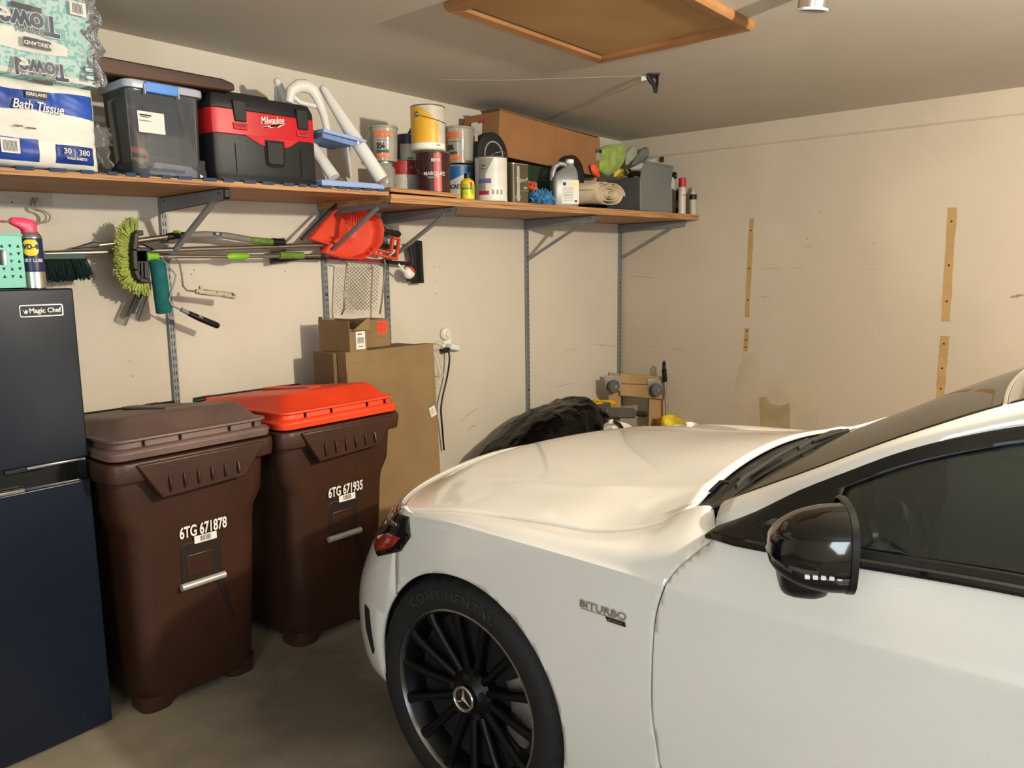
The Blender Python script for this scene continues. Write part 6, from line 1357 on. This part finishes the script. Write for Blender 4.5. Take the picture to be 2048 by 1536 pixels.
# ---------------------------------------------------------------- far corner of the floor, behind the bonnet
m_bag = mat('black_bin_bag', '020203', .24, 0, .1, 8, .9, 14, spec=.22, stretch=(1.3, 1.3, .3))
t = thing('bin_bag', 'black plastic bin bag slumped over a frame behind the car bonnet', 'bin bag', (0, 0, 0))
outl = [(985, 905), (1010, 885), (1040, 860), (1075, 828), (1110, 815), (1128, 812), (1146, 803), (1158, 795), (1166, 812), (1178, 835), (1186, 860), (1190, 900), (1190, 940), (980, 940)]
P = [V3(a, b, 3.0) for a, b in outl]; c = V3(1110, 900, 3.0); rows = []
for k in range(15):
    d = -1+2*k/14; s_ = max(.03, 1.06*(1-abs(d)**3)**.5); row = []
    for i, p in enumerate(P):
        q = c+(p-c)*s_; ang = i*.9; row.append((q.x+.012*sin(ang*2.3+k*1.2), 3.0+.26*d+.014*sin(ang*3.1+k), max(.02, q.z+.010*sin(ang*2.7+k*1.9))))
    rows.append(row)
mb = MB(); mb.grid(rows, 0, True); mb.f += [tuple(range(len(P)))[::-1]]; mb.m += [0]; mb.build('bag', m_bag, t, smooth=180, subsurf=2, disp=(.03, .07))
mb = MB(); mb.loft([[(1.0*x+c.x+.05, y+3.02, z) for x, y, z in rrect(w, .42, .08, z)] for z, w in ((.005, .62), (.35, .6), (.5, .5))]); mb.build('bag_base', m_bag, t, smooth=60)
p = V3(1158, 806, 2.97); mb = MB(); mb.loft([[(p.x+x, p.y+y, p.z+z) for x, y, _ in rrect(w, d, .018, 0, cx_)] for z, w, d, cx_ in ((-.14, .20, .16, .02), (-.06, .12, .09, .01), (-.01, .06, .045, 0), (.018, .075, .05, .006), (.03, .04, .045, .0))]); mb.build('tied_top', m_bag, t, smooth=80, subsurf=1, disp=(.02, .03))
# tool crate and mitre saw shapes
m_tg = mat('tool_grey', '4d4c48', .55, 0, .08, 8); m_tgr = mat('tool_green', '1a6a4c', .5)
zf = 0
t = thing('tool_case', 'grey power tool with green panel on a stand beside the bin bag', 'power tool', (0, 0, 0)); y1 = 3.0
x0, z1 = W(1186, 812, y1); x1_, _ = W(1218, 812, y1)
MB().box(((x0+x1_)/2, y1+.08, z1/2), (x1_-x0, .2, z1)).build('stand', m_tg, t, bevel=.01)
MB().box((V3(1188, 822, y1-.02)), (.07, .03, .055)).build('green_panel', m_tgr, t, bevel=.004)
mb = MB()
for k in range(3): mb.bar(V3(1186, 838+6*k, y1-.022), V3(1206, 839+6*k, y1-.022), .012, .006, (0, 1, 0))
mb.build('vent_rib', mat('vent_grey', '77756c', .5), t)
t = thing('mitre_saw', 'grey saw arm with black handle pointing right, behind the bonnet', 'saw', (0, 0, 0)); y2 = 2.84
MB().prism([W(1208, 815, y2), W(1262, 816, y2), W(1268, 822, y2), W(1264, 836, y2), W(1240, 836, y2), W(1214, 834, y2), W(1206, 824, y2)], y2-.03, y2+.03, 'xz').build('arm', m_tg, t, bevel=.01)
MB().box((W(1232, 860, y2)[0], y2+.04, W(1232, 838, y2)[1]/2), (.12, .08, W(1232, 838, y2)[1])).build('stand', m_tg, t, bevel=.01)
tubeo('collar', [V3(1262, 824, y2), V3(1272, 826, y2)], .018, mat('dark_red_collar', '5a2a26', .5), t); tubeo('handle', [V3(1268, 826, y2), V3(1290, 829, y2)], [.018, .022], m_blackp, t)
t = thing('white_tool', 'white plastic power tool with black grip and small white badge', 'power tool', (0, 0, 0)); y3 = 2.70
MB().prism([W(1218, 850, y3), W(1232, 842, y3), W(1248, 846, y3), W(1266, 858, y3), W(1268, 880, y3), W(1216, 880, y3)], y3-.04, y3+.05, 'xz').build('body', m_white, t, bevel=.012)
tubeo('grip', [V3(1226, 842, y3-.05), V3(1238, 848, y3-.055), V3(1248, 862, y3-.05)], .012, m_blackp, t); MB().box(V3(1222, 843, y3-.06), (.045, .006, .026)).build('badge', m_paper, t, bevel=.002)
MB().box((W(1242, 880, y3)[0], y3+.0, W(1242, 876, y3)[1]/2), (.12, .06, W(1242, 876, y3)[1])).build('stand', m_tg, t)
m_yc = mat('yellow_cord', 'd8a81c', .5)
pts = [V3(1187+45*(.5+.5*cos(a)), 808-3*sin(a*1.0)-4*(a/18), 3.05+.04*sin(a)) for a in [k*.35 for k in range(54)]]
t = thing('extension_cable', 'coiled yellow extension cord lying on the grey tool', 'cord', (0, 0, 0)); tubeo('coil', pts, .0075, m_yc, t, 8); tubeo('loop', [V3(1184, 808, 3.03), V3(1190, 800, 3.03), V3(1196, 800, 3.03), V3(1200, 806, 3.03)], .009, m_yc, t, 8)
# wooden dolly standing on end across the corner
m_wd = mat('raw_wood', 'a08156', .75, 0, .12, 4, .1, 60, stretch=(1, 1, .3)); m_cast = mat('caster_grey', '5d5a5a', .6, 0, .1, 10)
DA = Vector((4.86, 3.17, 0)); DB = Vector((5.17, 2.90, 0)); DX = (DB-DA).normalized(); DN = Vector((DX.y, -DX.x, 0))
if DN.dot(DA) > 0: DN = -DN
def DP(px, py, off=0):
    """the point of the upright plane through DA, DB (moved off towards the camera) seen at a pixel"""
    d = fwd + (px-1024)/F*rt - (py-768)/F*up; o = DA+DN*off; t = (o.dot(DN))/(d.dot(DN)); return Vector((d.x*t, d.y*t, CAM_Z+d.z*t))
def dplate(nm, pts, o0, o1, parent, down=False, m=None):
    f = [DP(a, b, o1) for a, b in pts]
    if down: f[-1].z = f[-2].z = .02
    g = [p-DN*(o1-o0) for p in f]; n = len(f); MB().add(f+g, [tuple(range(n)), tuple(range(n, 2*n))[::-1]]+[(i, (i+1) % n, n+(i+1) % n, n+i) for i in range(n)]).build(nm, m or m_wd, parent, bevel=.003)
t = thing('wooden_dolly', 'wooden furniture dolly with casters standing on end across the room corner', 'dolly', (0, 0, 0))
dplate('side_rail', [(1218, 746), (1243, 748), (1240, 860), (1214, 860)], -.05, -.02, t, True)
dplate('side_rail', [(1300, 752), (1334, 755), (1322, 862), (1296, 862)], -.05, -.02, t, True)
dplate('cross_rail', [(1240, 748), (1336, 754), (1334, 770), (1240, 767)], -.02, .0, t)
dplate('cross_rail', [(1241, 768), (1331, 772), (1328, 799), (1240, 791)], -.02, .012, t)
for px, py in ((1228, 773), (1313, 780)):
    c3 = DP(px, py, .05); Mx = Matrix.Translation(c3) @ Matrix.Rotation(atan2(DN.y, DN.x)+.5, 4, 'Z')
    cs = MB().lathe([(0, -.016), (.028, -.018), (.047, -.012), (.050, 0), (.047, .012), (.028, .018), (0, .016)], 28, 0, axis='x').xf(Mx).build('caster_wheel', m_cast, t)
    MB().lathe([(0, -.023), (.016, -.022), (.018, 0), (.016, .022), (0, .023)], 16, 0, axis='x').xf(Mx).build('caster_hub', m_silver, cs)
    dplate('caster_plate', [(px-18, py-22), (px+16, py-21), (px+15, py+10), (px-17, py+9)], -.0, .016, t, m=m_silver)
# pole with black handle
t = thing('scraper_pole', 'thin grey pole with black looped handle leaning by the wooden dolly', 'pole', (0, 0, 0)); y5 = 2.86
a = V3(1329, 724, y5); b = V3(1331, 762, y5)
tubeo('shaft', [V3(1330, 760, y5), V3(1335, 860, y5-.04), (W(1335, 860, y5-.04)[0], y5-.1, .01)], .009, m_steel, t)
mb = MB(); mb.tube([V3(1328, 738, y5), V3(1330, 763, y5)], [.018, .017], 12); mb.tube([V3(1328, 738, y5)+Vector((.010, 0, .0)), V3(1328, 727, y5)+Vector((.014, 0, 0)), V3(1328, 723, y5), V3(1328, 727, y5)-Vector((.014, 0, 0)), V3(1328, 738, y5)-Vector((.010, 0, 0))], .0075, 8); mb.build('handle', m_blackp, t)
t = thing('orange_bag', 'orange plastic item beside the wooden dolly leg', 'bag', (0, 0, 0)); y6 = 2.86
MB().prism([W(1318, 832, y6), W(1332, 836, y6), W(1334, 846, y6), W(1318, 862, y6)], y6-.03, y6+.02, 'xz').build('body', mat('orange_plastic2', 'e39232', .5), t, bevel=.006); MB().box((W(1326, 860, y6)[0], y6, W(1326, 856, y6)[1]/2), (.05, .05, W(1326, 856, y6)[1])).build('base', mat('orange_plastic2', 'e39232'), t)
cloth('yellow_bag', 'bright yellow plastic bag behind the rear of the bonnet', [(1340, 836), (1352, 828), (1366, 832), (1380, 846), (1384, 870), (1340, 872)], 2.72, .12, mat('yellow_plastic_bag', 'd9c12e', .35, 0, .25, 10, .5, 40), 'bag', 7)
t = thing('yellow_bag_stand', 'dark box under the yellow bag, mostly hidden by the bonnet', 'box', (W(1362, 870, 2.78)[0], 2.78, .0)); MB().box((0, 0, W(1362, 872, 2.78)[1]/2), (.26, .14, W(1362, 872, 2.78)[1])).build('box_body', m_cardD, t)
